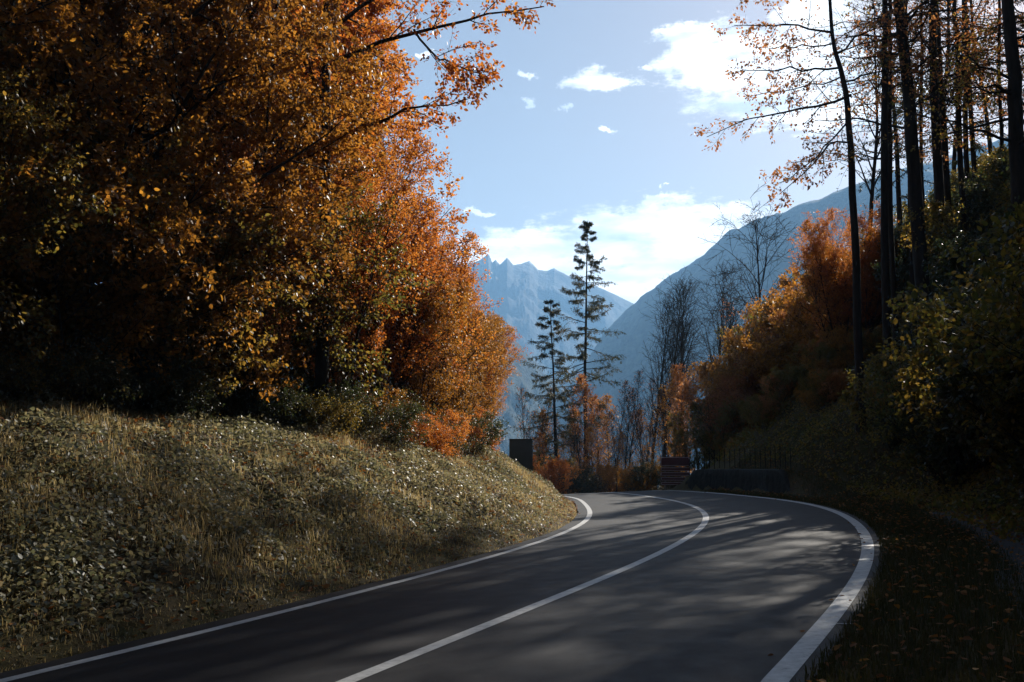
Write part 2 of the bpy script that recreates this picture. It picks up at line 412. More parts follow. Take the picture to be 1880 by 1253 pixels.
def leaves(rng, pos, along, size, mt, name, up=.5, droop=.25, spread=.9, aspect=.62, jitter=.06, shape=6):
    n = len(pos)
    d = norm(norm(along) * .5 + rng.normal(0, spread * .6, (n, 3)) - droop * UP)
    nr = norm(rng.normal(0, 1, (n, 3)) + up * 1.4 * UP); s = norm(np.cross(d, nr)); nr = np.cross(s, d)
    L = size * rng.uniform(.6, 1.3, n)[:, None]; W = L * aspect * rng.uniform(.8, 1.15, (n, 1)) * .5
    p = pos + rng.normal(0, jitter, (n, 3)); fold = (rng.uniform(-.1, .5, (n, 1)) * W) * nr
    curl = rng.uniform(-.25, .1, (n, 1)) * L * nr
    if shape == 4:
        V = np.stack([p, p + d * L * .45 + s * W + fold, p + d * L + curl, p + d * L * .45 - s * W + fold], 1)
        return mesh(name, V, None, mt, T=(np.array([[0, 1, 2], [0, 2, 3]])[None] + (np.arange(n) * 4)[:, None, None]))
    V = np.stack([p, p + d * L * .25 + s * W * .85 + fold, p + d * L * .62 + s * W * .95 + fold + curl * .4, p + d * L + curl,
                  p + d * L * .62 - s * W * .95 + fold + curl * .4, p + d * L * .25 - s * W * .85 + fold], 1)
    return mesh(name, V, np.array([[0, 1, 2, 3], [0, 3, 4, 5]])[None] + (np.arange(n) * 6)[:, None, None], mt)
def twig_leaves(rng, P, k, t0=.1):
    B = len(P); b = np.repeat(np.arange(B), k); t = t0 + (1 - t0) * rng.random(len(b))
    p, T, _ = sample(P, np.zeros(P.shape[:2]), b, t)
    return p, T
def wood(levels, name, mt):
    Vs, Qs, n = [], [], 0
    for P, R, sd in levels:
        V, Q = tubes(P, np.maximum(R, .0025), sd); Vs.append(V); Qs.append(Q + n); n += len(V)
    return mesh(name, np.concatenate(Vs), np.concatenate(Qs), mt, True)

def broadleaf(seed, H, spread, r, lm, leaf, n1=34, k2=7, k3=7, kl=22, t0=.12, lean=(0, 0), stems=1, ang=(.7, 1.25), trop=.35,
              shape=lambda t: np.sin(np.pi * np.clip(.12 + .86 * t, 0, 1)) ** .6, gnarl=.07, lshape=6, droop=.25, lup=.5, ratio2=.62, ratio3=.5, bare=0., stemtilt=.18, wmat='bark', tw=.0025):
    rng = np.random.default_rng(seed)
    az = np.arange(stems) * 2.4 + rng.random() * 6
    if stems == 1:
        S = np.zeros((1, 3)); Dr = np.array([[lean[0], lean[1], 1.]]); Ln = np.array([H])
    else:
        S = np.stack([np.cos(az), np.sin(az), az * 0], 1) * rng.uniform(.05, .35, (stems, 1))
        Dr = np.stack([np.cos(az) * stemtilt + lean[0], np.sin(az) * stemtilt + lean[1], np.ones(stems)], 1) + rng.normal(0, .05, (stems, 3)); Ln = H * rng.uniform(.65, 1.05, stems)
    S[:, 2] = -.3
    P0, R0 = grow(rng, S, Dr, Ln + .3, np.full(stems, r), np.full(stems, r * .12), 14, gnarl * .5, .15)
    R0[:, 0] *= 1.35
    b = np.repeat(np.arange(stems), n1); t = np.clip(t0 + (1 - t0) * (np.tile(np.arange(n1), stems) + rng.random(len(b))) / n1, 0, .99)
    p, T, rr = sample(P0, R0, b, t)
    A = rng.uniform(*ang, len(b)) * (1 - .45 * t)
    d = side(rng, T, A, np.tile(np.arange(n1), stems) * 2.4 + rng.normal(0, .3, len(b)))
    L1 = spread * shape((t - t0) / (1 - t0)) * rng.uniform(.7, 1.2, len(b))
    P1, R1 = grow(rng, p, d, L1, np.minimum(rr * .6, .012 + L1 * .013), np.full(len(b), .006), 6, gnarl, trop)
    s2 = spawn(rng, P1, R1, L1, k2, .18, 1, (.5, 1.1), ratio2, .6); P2, R2 = grow(rng, *s2[:3], s2[3], s2[3] * .3, 4, gnarl * 1.4, trop * .5)
    s3 = spawn(rng, P2, R2, s2[2], k3, .12, 1, (.4, 1.1), ratio3, .6); L3 = np.maximum(s3[2], .22)
    P3, R3 = grow(rng, s3[0], s3[1], L3, np.minimum(s3[3], .007), np.full(len(L3), .002), 2, gnarl * 2, 0)
    w = wood([(P0, R0, 10), (P1, R1, 6), (P2, np.maximum(R2, tw * 1.4), 4), (P3, np.maximum(R3, tw), 3)], 'trunk', M[wmat])
    lf = None
    if kl:
        q, T = twig_leaves(rng, P3, kl)
        if bare: keep = rng.random(len(q)) > bare; q, T = q[keep], T[keep]
        lf = leaves(rng, q, T, leaf, M[lm], 'crown', lup, droop, shape=lshape)
    return w, lf
def conifer(seed, H, spread, r, lm, t0=.2, n1=70, kn=60, dead=.0, droop=-.25, tuft=.16, gap=.0):
    rng = np.random.default_rng(seed)
    P0, R0 = grow(rng, np.array([[0, 0, -.3]]), np.array([[.01, .0, 1.]]), np.array([H + .3]), np.array([r]), np.array([.015]), 18, .012, 0)
    t = t0 + (1 - t0) * (np.floor(np.arange(n1) / 3.5) * 3.5 / n1 + rng.uniform(0, .05, n1)); t = np.clip(t, 0, .985)
    p, T, rr = sample(P0, R0, np.zeros(n1, int), t)
    u = (t - t0) / (1 - t0)
    L = spread * (1 - u) ** .75 * rng.uniform(.45, 1.15, n1) * np.minimum(1, .55 + u * 3) + .25
    az = np.arange(n1) * 2.4 + rng.normal(0, .5, n1)
    d = np.stack([np.cos(az), np.sin(az), .25 * u + rng.normal(.0, .16, n1) - .12], 1)
    P1, R1 = grow(rng, p, d, L, np.minimum(rr * .4, .006 + L * .011), np.full(n1, .004), 7, .06, droop * .35 * (1 - u))
    P1[:, 4:, 2] += (np.arange(4)[None] * .025 * L[:, None])            # tips turn up again
    s2 = spawn(rng, P1, R1, L, 9, .15, 1, (.5, 1.0), .38, .6, flat=.6); P2, R2 = grow(rng, *s2[:3], np.minimum(s2[3], .008), s2[3] * .2, 3, .1, -.35)
    w = wood([(P0, R0, 10), (P1, R1, 5), (P2, R2, 3)], 'trunk', M['bark'])
    q, T = twig_leaves(rng, P2, kn, .0)
    q1, T1 = twig_leaves(rng, P1, kn * 2, .2)
    q, T = np.concatenate([q, q1]), np.concatenate([T, T1])
    if dead: keep = rng.random(len(q)) > dead; q, T = q[keep], T[keep]
    lf = leaves(rng, q, T, tuft, M[lm], 'crown', .2, .35, .8, .22, .035, 4)
    return w, lf
PROTO = {}
def place(kind, x, y, name, label, cat='tree', group=None, rz=None, sc=1.0, dz=0., parts=('trunk', 'crown'), lean=None):
    w, lf = PROTO[kind]
    z = gz(x, y) + dz
    e = empty(name, (x, y, z), random.random() * 6.28 if rz is None else rz, sc)
    if lean: e.rotation_euler = (lean[0], lean[1], e.rotation_euler[2])
    tag(e, label, cat, group)
    link(parts[0], w, e)
    if lf: link(parts[1], lf, e)
    return e
def height(kd): return float(max(v.co.z for v in PROTO[kd][1 if PROTO[kd][1] else 0].vertices))
def px_xy(px, Y): return (px - 940) / F * Y / (1.0) , Y
random.seed(11)

# ------------------------------------------------------------------ prototypes
PROTO['lin1'] = broadleaf(1, 14, 4.6, .17, 'gold', .097, n1=44, k2=7, k3=7, kl=34, t0=.05, trop=.12)
PROTO['lin2'] = broadleaf(2, 13, 4.8, .16, 'gold', .097, n1=44, k2=7, k3=7, kl=34, t0=.04, stems=1, ang=(.8, 1.35), trop=.1)
PROTO['bee1'] = broadleaf(3, 15, 4.2, .16, 'orange', .10, n1=44, k2=7, k3=7, kl=20, t0=.08)
PROTO['bee2'] = broadleaf(4, 12, 3.6, .13, 'orange', .095, n1=40, k2=7, k3=7, kl=18, t0=.06)
PROTO['mul1'] = broadleaf(5, 8.5, 2.6, .06, 'orange', .075, n1=16, k2=6, k3=6, kl=11, t0=.22, stems=5, ang=(.5, 1.0), lean=(.05, -.03))
PROTO['mul2'] = broadleaf(6, 7, 2.4, .05, 'rust', .075, n1=16, k2=6, k3=6, kl=10, t0=.2, stems=5, ang=(.5, 1.0))
PROTO['yng1'] = broadleaf(51, 5.2, 2.3, .04, 'gold', .10, n1=14, k2=6, k3=6, kl=8, t0=.14, stems=4, ang=(.7, 1.3), trop=.0, stemtilt=.3)
PROTO['yng2'] = broadleaf(52, 5.6, 2.4, .045, 'olive', .095, n1=14, k2=6, k3=6, kl=8, t0=.12, stems=4, ang=(.7, 1.3), trop=.0, stemtilt=.3)
PROTO['und4'] = broadleaf(53, 4.4, 2.1, .04, 'gold', .135, n1=12, k2=6, k3=6, kl=4, t0=.08, stems=5, ang=(.6, 1.2), stemtilt=.55, gnarl=.15, trop=.5)
PROTO['mul3'] = broadleaf(57, 7.5, 2.4, .05, 'gold', .085, n1=16, k2=6, k3=6, kl=9, t0=.14, stems=5, ang=(.5, 1.0), lean=(.05, .0))
PROTO['bra1'] = broadleaf(7, 1.7, 1.3, .018, 'green', .075, n1=9, k2=5, k3=5, kl=6, t0=.1, stems=7, ang=(.6, 1.3), trop=-.2, stemtilt=.7, wmat='twig')
PROTO['bra2'] = broadleaf(8, 1.4, 1.2, .016, 'olive', .07, n1=9, k2=5, k3=5, kl=6, t0=.1, stems=7, ang=(.6, 1.3), trop=-.2, stemtilt=.8, wmat='twig')
PROTO['und1'] = broadleaf(9, 4.2, 2.2, .04, 'olive', .135, n1=12, k2=6, k3=6, kl=4, t0=.08, stems=5, ang=(.6, 1.2), stemtilt=.55, gnarl=.15, trop=.5)
PROTO['und2'] = broadleaf(10, 4.6, 2.2, .04, 'rust', .135, n1=12, k2=6, k3=6, kl=4, t0=.08, stems=5, ang=(.6, 1.2), stemtilt=.55, gnarl=.15, trop=.5)
PROTO['und3'] = broadleaf(21, 4.4, 2.2, .04, 'orange', .135, n1=12, k2=6, k3=6, kl=4, t0=.08, stems=5, ang=(.6, 1.2), stemtilt=.55, gnarl=.15, trop=.5)
PROTO['sap1'] = broadleaf(12, 8.5, 1.7, .055, 'rust', .12, n1=30, k2=5, k3=5, kl=3, t0=.2, ang=(.6, 1.0))
PROTO['sap2'] = broadleaf(13, 7.5, 1.5, .05, 'gold', .12, n1=28, k2=5, k3=5, kl=3, t0=.25, ang=(.6, 1.0), bare=.2)
PROTO['bar1'] = broadleaf(14, 17, 4.6, .17, 'rust', .08, n1=28, k2=7, k3=6, kl=0, t0=.3, ang=(.45, .8), trop=.45, tw=.008)
PROTO['bar4'] = broadleaf(58, 17, 4.0, .13, 'rust', .08, n1=20, k2=5, k3=4, kl=0, t0=.35, ang=(.5, .95), trop=.35, tw=.003)
PROTO['bar2'] = broadleaf(15, 16, 4.6, .17, 'rust', .08, n1=22, k2=7, k3=6, kl=0, t0=.4, ang=(.5, 1.0), trop=-.3, tw=.009)
PROTO['bar3'] = broadleaf(16, 9, 1.7, .06, 'rust', .08, n1=26, k2=5, k3=5, kl=1, t0=.3, ang=(.4, .7), trop=.5, bare=.6, tw=.006)
PROTO['lar1'] = conifer(17, 19, 3.0, .18, 'needle', t0=.3, n1=90, kn=24, tuft=.17, dead=.15)
PROTO['lar2'] = conifer(18, 14, 3.2, .15, 'needle', t0=.24, n1=66, kn=24, tuft=.17, dead=.15)
PROTO['spr1'] = conifer(19, 25, 3.6, .27, 'spruce', t0=.38, n1=80, kn=34)
PROTO['spr2'] = conifer(54, 22, 3.0, .16, 'spruce', t0=.22, n1=60, kn=26, dead=.45, droop=-.3)
PROTO['spr3'] = conifer(55, 17, 3.2, .2, 'spruce', t0=.06, n1=90, kn=34)
PROTO['und_shade'] = broadleaf(56, 4.2, 2.2, .04, 'green', .135, n1=12, k2=6, k3=6, kl=4, t0=.06, stems=5, ang=(.6, 1.2), stemtilt=.55, gnarl=.15, trop=.5)  # darker leaves put the right slope's shade into the shrub colour
PROTO['tal1'] = broadleaf(20, 24, 4.6, .2, 'rust', .11, n1=34, k2=7, k3=6, kl=9, t0=.4, ang=(.6, 1.1), gnarl=.08)
PROTO['tal2'] = broadleaf(22, 22, 4.0, .16, 'orange', .11, n1=30, k2=7, k3=6, kl=7, t0=.45, ang=(.6, 1.1), gnarl=.08)

# a tree whose trunk and main limbs follow given paths
def custom(name, label, trunk, r0, limbs, lm, leaf, k2, k3, kl, seed, bare=0., group=None, r1=.04, Lbase=1.3):
    rng = np.random.default_rng(seed)
    trunk = np.array(trunk, float); base = trunk[0].copy(); base[2] = gz(base[0], base[1]) - .3
    trunk = np.concatenate([[base], trunk[1:]]) - base - [0, 0, .3]
    base = base + [0, 0, .3]
    def smooth(P, n):
        t = np.linspace(0, len(P) - 1, n); k = np.arange(len(P))
        Q = np.stack([np.interp(t, k, P[:, c]) for c in range(3)], 1)
        for _ in range(4): Q[1:-1] = Q[1:-1] * .5 + (Q[:-2] + Q[2:]) * .25
        return Q
    P0 = smooth(trunk, 22)[None]; P0[:, 2:-1] += rng.normal(0, .02, P0[:, 2:-1].shape)
    R0 = np.linspace(r0, r1, 22)[None].copy(); R0[0, 0] *= 1.4
    lv = [(P0, R0, 10)]
    P1 = np.stack([smooth(np.array(l, float) - base, 9) for l, _ in limbs]); P1[:, 1:] += rng.normal(0, .05, P1[:, 1:].shape)
    R1 = np.stack([np.linspace(rr, .012, 9) for _, rr in limbs]); lv.append((P1, R1, 7))
    Ln = np.full(len(P1), Lbase * 2.2)
    s2 = spawn(rng, P1, R1, Ln, k2, .12, 1, (.4, 1.1), .75, .5); P2, R2 = grow(rng, *s2[:3], s2[3], s2[3] * .3, 5, .12, .0); lv.append((P2, R2, 4))
    s3 = spawn(rng, P2, R2, s2[2], k3, .12, 1, (.4, 1.1), .55, .6); L3 = np.maximum(s3[2], .25)
    P3, R3 = grow(rng, s3[0], s3[1], L3, np.minimum(s3[3], .008), np.full(len(L3), .002), 3, .15, -.1); lv.append((P3, R3, 3))
    e = empty(name, base); tag(e, label, 'tree', group)
    link('trunk', wood(lv, 'trunk', M['bark']), e)
    q, T = twig_leaves(rng, P3, kl)
    if bare: keep = rng.random(len(q)) > bare; q, T = q[keep], T[keep]
    link('crown', leaves(rng, q, T, leaf, M[lm], 'crown', .4, .3), e)
    return e

# ------------------------------------------------------------------ left wood on the bank
def left_pt(Yl, w):
    """a point w metres left of the left edge line at the place where that line is Yl metres ahead"""
    i = np.argmin(np.abs(Ld[:250, 1] - Yl)); T = Ld[i + 1] - Ld[i - 1]; T = T / np.linalg.norm(T)
    return Ld[i, 0] - T[1] * w, Ld[i, 1] + T[0] * w
LEFT = [  # Y along the line, offset, kind, scale
    (6, 8.5, 'lin1', 1.0), (10, 8.0, 'lin2', 1.0), (14, 7.6, 'lin1', .95), (18, 7.2, 'lin2', 1.05), (22, 7.0, 'lin1', 1.05),
    (26, 6.8, 'bee1', 1.0), (30, 6.6, 'bee2', 1.05), (34, 7.4, 'bee1', .88), (38, 8.4, 'bee2', .92), (42, 9.8, 'bee1', .74),
    (8, 13, 'lin2', 1.15), (13, 12.5, 'lin1', 1.15), (18, 12, 'lin2', 1.2), (24, 11.5, 'bee1', 1.2), (30, 11, 'bee1', 1.15), (36, 11, 'bee2', 1.3), (43, 11.5, 'bee1', 1.1),
    (4, 17, 'lin1', 1.3), (21, 9.6, 'lin2', .9), (15, 10, 'lin1', .9), (11, 18, 'lin2', 1.35), (18, 18, 'lin1', 1.35), (26, 17, 'bee1', 1.35), (34, 17, 'bee1', 1.3), (42, 17, 'bee2', 1.4), (-2, 10, 'lin1', 1.1), (-6, 15, 'lin2', 1.2)]
for Yl, w, kd, sc in LEFT:
    x, y = left_pt(Yl, w)
    lab = {'lin': 'tall dense golden brown broadleaf tree in the wood on the left bank', 'bee': 'tall dense orange beech tree in the wood above the bend'}[kd[:3]]
    place(kd, x + random.uniform(-.5, .5), y + random.uniform(-.5, .5), 'broadleaf_tree', lab, group={'lin': 'golden trees on the bank', 'bee': 'orange trees above the bend'}[kd[:3]], sc=sc)
for Yl, w, kd, sc in [(24, 5.6, 'mul1', .8), (27, 5.5, 'mul1', .82), (29.5, 5.5, 'mul2', .82), (32, 5.4, 'mul1', .82), (34.5, 5.5, 'mul1', .76), (37, 5.6, 'mul2', .74), (39.5, 4.9, 'mul1', .70), (41, 4.5, 'mul3', .66), (42.5, 4.4, 'mul1', .6), (44, 4.3, 'mul3', .58), (45.5, 4.6, 'mul1', .5), (43.5, 5.8, 'mul2', .74), (33, 4.6, 'mul3', .6), (36, 4.6, 'mul3', .6), (29, 4.8, 'mul3', .6), (20, 6.2, 'mul2', .8)]:
    x, y = left_pt(Yl, w)
    gold = kd == 'mul3'
    place(kd, x, y, 'young_tree', 'young many-stemmed golden tree among the orange ones at the edge of the bank' if gold else 'young many-stemmed orange tree leaning out over the grassy bank', group='young golden trees at the edge of the bank' if gold else 'young orange trees at the edge of the bank', sc=sc)
n = 0
for Yl in np.arange(7, 47, 1.25):
    for w in ((5.4, 6.6) if Yl < 24 else (4.0, 5.2, 6.6)):
        x, y = left_pt(Yl + random.uniform(-.5, .5), w + random.uniform(-.4, .4) + (1.0 if Yl < 20 else 0))
        if Yl > 24 and w < 6 and n % 4:
            place(('und2', 'und3', 'und4')[n % 3], x, y, 'shrub', 'knee-high reddish sapling bush at the sunny edge of the left bank', 'bush', 'knee-high bushes at the edge of the bank', sc=random.uniform(.16, .34), parts=('stems', 'foliage'))
        else:
            place('bra1' if (n % 3) else 'bra2', x, y, 'bramble_bush', 'low dark bramble bush with shiny leaves under the trees on the bank', 'bush', 'bramble bushes along the top of the bank', sc=random.uniform(.35, .7) * (1 if Yl > 24 else .9), parts=('stems', 'foliage'))
        n += 1
for Yl, w, kd, sc in [(10, 7.2, 'yng1', .9), (13, 6.9, 'yng2', .8), (15.5, 6.7, 'yng1', .85), (18, 6.5, 'yng2', .95), (20.5, 6.3, 'yng1', .9), (23, 6.2, 'yng2', .9), (12, 8.6, 'yng2', 1.1), (17, 8.4, 'yng1', 1.15)]:
    x, y = left_pt(Yl, w)
    place(kd, x, y, 'young_tree', 'low golden brown young tree hanging over the shaded edge of the bank', group='golden young trees at the shaded edge of the bank', sc=sc)
# tall tree whose branch hangs into the sky at the top
Yb = 24
custom('overhanging_tree', 'tall orange tree whose long branch reaches right across the sky', [at(590, 760, Yb), at(600, 300, Yb), at(598, 0, Yb), at(620, -300, Yb)], .17,
       [([at(600, 120, Yb), at(700, 70, Yb - .5), at(800, 45, Yb - 1), at(900, 25, Yb - 1), at(1000, 15, Yb - 1)], .06),
        ([at(760, 55, Yb - .8), at(800, 110, Yb - 1), at(840, 120, Yb - 1), at(875, 130, Yb - 1)], .03),
        ([at(640, 250, Yb), at(710, 215, Yb - .5), at(780, 195, Yb - .8), at(850, 185, Yb - 1)], .05),
        ([at(600, 60, Yb), at(690, 0, Yb), at(760, -60, Yb), at(840, -120, Yb)], .06),
        ([at(600, 200, Yb), at(560, 120, Yb - .5), at(530, 60, Yb - 1), at(480, 0, Yb - 1)], .05)],
       'orange', .10, 10, 6, 12, 31, Lbase=.8)

# ------------------------------------------------------------------ conifers, bare trees and saplings beyond the bend
def far_at(kd, px, Y, py_top, H, name, label, group=None, rz=None, cat='tree'):
    """stand a tree at column px, Y metres ahead, scaled so that its tip reaches py_top"""
    x = (px - 940) / F * Y / 1.0 * (1.0)
    x = at(px, 800, Y)[0]; z = gz(x, Y); top = at(px, py_top, Y)[2]
    return place(kd, x, Y, name, label, cat, group, rz, sc=(top - z) / H)
far_at('lar1', 1074, 72, 408, 19, 'larch', 'tallest slender larch standing alone against the cloud', rz=.4)
far_at('lar2', 1021, 66, 548, 14, 'larch', 'shorter larch with a dark trunk left of the tallest one', rz=2.0)
CENTRE = [('sap1', 1072, 68, 700, 8.5), ('sap2', 1052, 70, 760, 7.5), ('sap1', 1100, 71, 735, 8.5), ('sap2', 1120, 74, 735, 7.5), ('sap2', 1000, 66, 760, 7.5), ('sap1', 985, 64, 800, 8.5), ('sap2', 1036, 67, 800, 7.5),
          ('sap2', 1235, 72, 690, 7.5), ('sap1', 1262, 70, 680, 8.5), ('sap2', 1215, 75, 720, 7.5), ('sap2', 1180, 76, 760, 7.5), ('sap1', 1245, 66, 720, 8.5), ('sap2', 1088, 64, 790, 7.5), ('sap2', 1140, 72, 800, 7.5)]
for kd, px, Y, pt, H in CENTRE:
    far_at(kd, px, Y, pt, H, 'sapling', 'thin young tree with sparse orange leaves beyond the road crest', 'young trees beyond the crest')
for kd, px, Y, pt, H, lab in [('bar3', 1150, 70, 690, 9, 'small bare tree with an upright trunk right of the orange saplings'),
        ('bar1', 1222, 74, 545, 17, 'tall bare tree with two upright stems in front of the valley'),
        ('bar1', 1244, 76, 530, 17, 'tall bare tree with a fine fan-shaped top beside its twin'),
        ('bar1', 1312, 78, 505, 17, 'bare tree with forked trunk between the twin trees and the orange slope'),
        ('bar1', 1200, 77, 570, 17, 'bare tree with a thin crown left of the tall twin trees'),
        ('bar1', 1278, 80, 600, 17, 'shorter bare tree between the twin trees and the forked one'),
        ('bar2', 1345, 77, 560, 16, 'bare tree with drooping twigs right of the forked one'),
        ('bar2', 1408, 74, 408, 16, 'large bare tree with arching limbs standing above the orange bushes'),
        ('bar3', 1375, 72, 560, 9, 'small reddish bare tree below the large arching one')]:
    far_at(kd, px, Y, pt, H, 'bare_tree', lab)
for k in range(26):
    px = 962 + k * 11.5 + random.uniform(-8, 8); Y = random.uniform(64, 84)
    far_at('bar3', px, Y, random.uniform(700, 800), 9, 'bare_sapling', 'thin dark bare sapling among the young trees beyond the crest', 'bare saplings beyond the crest')
for k in range(18):
    px = 965 + k * 16.5 + random.uniform(-6, 6); Y = random.uniform(62, 74)
    x = at(px, 800, Y)[0]
    place(('und1', 'und4', 'bra1')[k % 3], x, Y, 'roadside_bush', 'low scrubby bush in the hedge beyond the road crest', 'bush', 'bushes beyond the crest', sc=random.uniform(.35, .6) if k % 3 < 2 else random.uniform(.8, 1.2), parts=('stems', 'foliage'))
x, y = at(1010, 870, 58)[:2]
place('und3', x, y, 'red_bush', 'small red orange bush between the blank sign back and the larch trunk', 'bush', sc=.5, parts=('stems', 'foliage'))

# ------------------------------------------------------------------ right slope
def right_pt(Yr, w):
    i = np.argmin(np.abs(Rd[:250, 1] - Yr)); T = Rd[i + 1] - Rd[i - 1]; T = T / np.linalg.norm(T)
    return Rd[i, 0] + T[1] * w, Rd[i, 1] - T[0] * w
ENV = np.array([(1262, 880), (1275, 780), (1300, 715), (1340, 665), (1400, 600), (1450, 555), (1490, 490), (1520, 450), (1600, 425), (1700, 385), (1800, 305), (1900, 260), (2400, 100)])
def env_scale(x, y, H, cap):
    px = x / y * F + 940; rr = 1.3 / y * F
    return min(cap, (at(px, max(float(np.interp(px - rr, ENV[:, 0], ENV[:, 1])) - 25, float(np.interp(px, ENV[:, 0], ENV[:, 1]))), y)[2] - gz(x, y)) / H)
HT = {k: height(k) for k in ('und1', 'und2', 'und3', 'und4', 'mul2')}
# shrubs and small trees that cover the slope
for k in range(300):
    Y = random.uniform(8, 66); w = 4.2 + 24 * random.random() ** 1.25
    x, y = right_pt(min(Y, 56), w); y += max(0, Y - 56)
    if gz(x, y) < 1.0 and y > 50: continue
    col = (x / y * F + 940) if y > 1 else 9999
    if col < 1290 or y < -12 or (y < 15 and col > 1640 and w < 9): continue
    sc = env_scale(x, y, HT['und1'], random.uniform(.65, 1.15)) if y > 20 else random.uniform(.65, 1.1)
    if y > 36 and y < 57 and w < 9: sc = min(sc, random.uniform(.25, .4))
    if sc < .22: continue
    kd = random.choice(('und2', 'und4', 'und1', 'und4', 'und1') if col < 1620 else ('und_shade', 'und_shade', 'und_shade', 'und1'))
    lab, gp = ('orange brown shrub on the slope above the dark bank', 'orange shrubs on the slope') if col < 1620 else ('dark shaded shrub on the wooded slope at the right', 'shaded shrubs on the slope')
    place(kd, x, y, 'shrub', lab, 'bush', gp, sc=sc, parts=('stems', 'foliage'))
for k in range(44):
    px = 1268 + k * 6.3 + random.uniform(-6, 6); Y = random.uniform(59, 68); x = at(px, 800, Y)[0]
    kd = random.choice(('und2', 'und4', 'mul2', 'und1', 'und4', 'und4')); H = HT[kd]
    sc = env_scale(x, Y, H, 1.6) * random.uniform(.75, 1.06)
    if sc < .2: continue
    place(kd, x, Y, 'shrub', 'orange brown shrub on the slope above the dark bank', 'bush', 'orange shrubs on the slope', sc=sc, parts=('stems', 'foliage'))
for px, Y, pt, lab in [(1545, 50, 372, 'bright orange leafy crown low between the leaning trunk and the ridge'), (1592, 49, 392, 'orange leafy crown in front of the straight grey trunk')]:
    far_at('mul1', px, Y, pt, height('mul1'), 'young_tree', lab)
x = at(1284, 800, 62)[0]; place('und1', x, 62, 'shrub', 'olive shrub just right of the maroon direction boards', 'bush', sc=.55, parts=('stems', 'foliage'))
# tall trunks
Ya = 40
custom('leaning_tree', 'slender kinked tree with sparse orange leaves, leftmost of the tall right hand trees',
       [at(1572, 560, Ya), at(1570, 420, Ya), at(1560, 260, Ya), at(1552, 140, Ya), at(1532, 100, Ya), at(1522, 0, Ya), at(1515, -200, Ya)], .17,
       [([at(1562, 175, Ya), at(1500, 200, Ya - .5), at(1440, 205, Ya - 1), at(1370, 215, Ya - 1), at(1300, 250, Ya - 1)], .06),
        ([at(1540, 125, Ya), at(1480, 130, Ya - .6), at(1420, 125, Ya - 1), at(1360, 130, Ya - 1)], .05),
        ([at(1530, 60, Ya), at(1470, 50, Ya - .6), at(1410, 40, Ya - 1), at(1350, 50, Ya - 1)], .05),
        ([at(1524, 0, Ya), at(1470, -20, Ya + .6), at(1420, -40, Ya + 1), at(1360, -20, Ya)], .05),
        ([at(1565, 260, Ya), at(1530, 255, Ya - .5), at(1490, 300, Ya - 1), at(1430, 360, Ya - 1)], .045),
        ([at(1560, 220, Ya), at(1520, 270, Ya - .5), at(1480, 310, Ya - 1), at(1420, 340, Ya)], .04),
        ([at(1548, 140, Ya), at(1500, 160, Ya + .6), at(1440, 165, Ya + 1), at(1385, 175, Ya + 1)], .035),
        ([at(1530, 80, Ya), at(1480, 90, Ya + .8), at(1430, 85, Ya + 1.4), at(1380, 90, Ya + 2)], .035),
        ([at(1535, 100, Ya), at(1580, 60, Ya - .5), at(1620, 40, Ya - 1), at(1660, 50, Ya)], .045),
        ([at(1552, 150, Ya), at(1600, 130, Ya - .5), at(1640, 130, Ya - 1), at(1680, 110, Ya)], .045)],
       'rust', .12, 11, 5, 10, 41, bare=.25, Lbase=1.0)
TALL = [  # base px, py, top px (at y=0), width px, Y
    (1619, 470, 1622, 19, 40, 'straight grey trunk just right of the leaning slender tree'),
    (1637, 430, 1630, 13, 43, 'thin trunk close behind the straight grey one'),
    (1692, 400, 1652, 34, 40, 'thick dark trunk leaning left with leaves clinging to it'),
    (1668, 400, 1660, 16, 44, 'medium trunk standing behind the thick leaning one'),
    (1722, 320, 1714, 24, 42, 'stout straight trunk right of the thick leaning one'),
    (1741, 330, 1720, 17, 44, 'trunk forking from the foot of the stout straight one'),
    (1764, 300, 1752, 14, 44, 'slim trunk, left of the close pair at the right'),
    (1776, 300, 1768, 13, 46, 'slim trunk, right of the close pair at the right'),
    (1692, 360, 1690, 9, 48, 'very thin pole-like trunk between the two stout ones'),
    (1872, 420, 1852, 40, 34, 'massive dark trunk at the right edge of the photo'),
    (1838, 330, 1830, 10, 44, 'thin trunk left of the massive one at the right edge'),
    (1905, 330, 1890, 22, 40, 'dark trunk cut off by the right edge of the photo')]
rt = random.Random(5)
for i, (bx, by, tx, wpx, Y, lab) in enumerate(TALL):
    r = wpx / F * Y / 2 * .72
    tr = [at(bx, by, Y)] + [at(bx + (tx - bx) * f + rt.uniform(-6, 6), by * (1 - f), Y) for f in (.35, .7, 1.0)] + [at(tx + (tx - bx) * .3, -150, Y), at(tx + (tx - bx) * .7, -420, Y)]
    limbs = []
    for q in range(14 if wpx > 12 else 8):
        f = rt.uniform(.3, 1.02); p0 = at(bx + (tx - bx) * min(f, 1.5), by * (1 - f), Y)
        a = rt.uniform(0, 6.28); L = rt.uniform(1.8, 4.6); up = rt.uniform(-.15, .6)
        dv = np.array([math.cos(a), math.sin(a), 0])
        limbs.append(([p0, p0 + dv * L * .35 + [0, 0, up * L * .3], p0 + dv * L * .7 + [0, 0, up * L * .45], p0 + dv * L + [0, 0, up * L * .5]], max(.015, r * .22)))
    custom('forest_tree', lab, tr, r * 1.1, limbs, 'rust' if i % 3 else 'olive', .115, 7, 5, 4, 60 + i, bare=.3, r1=r * .5, Lbase=.9)
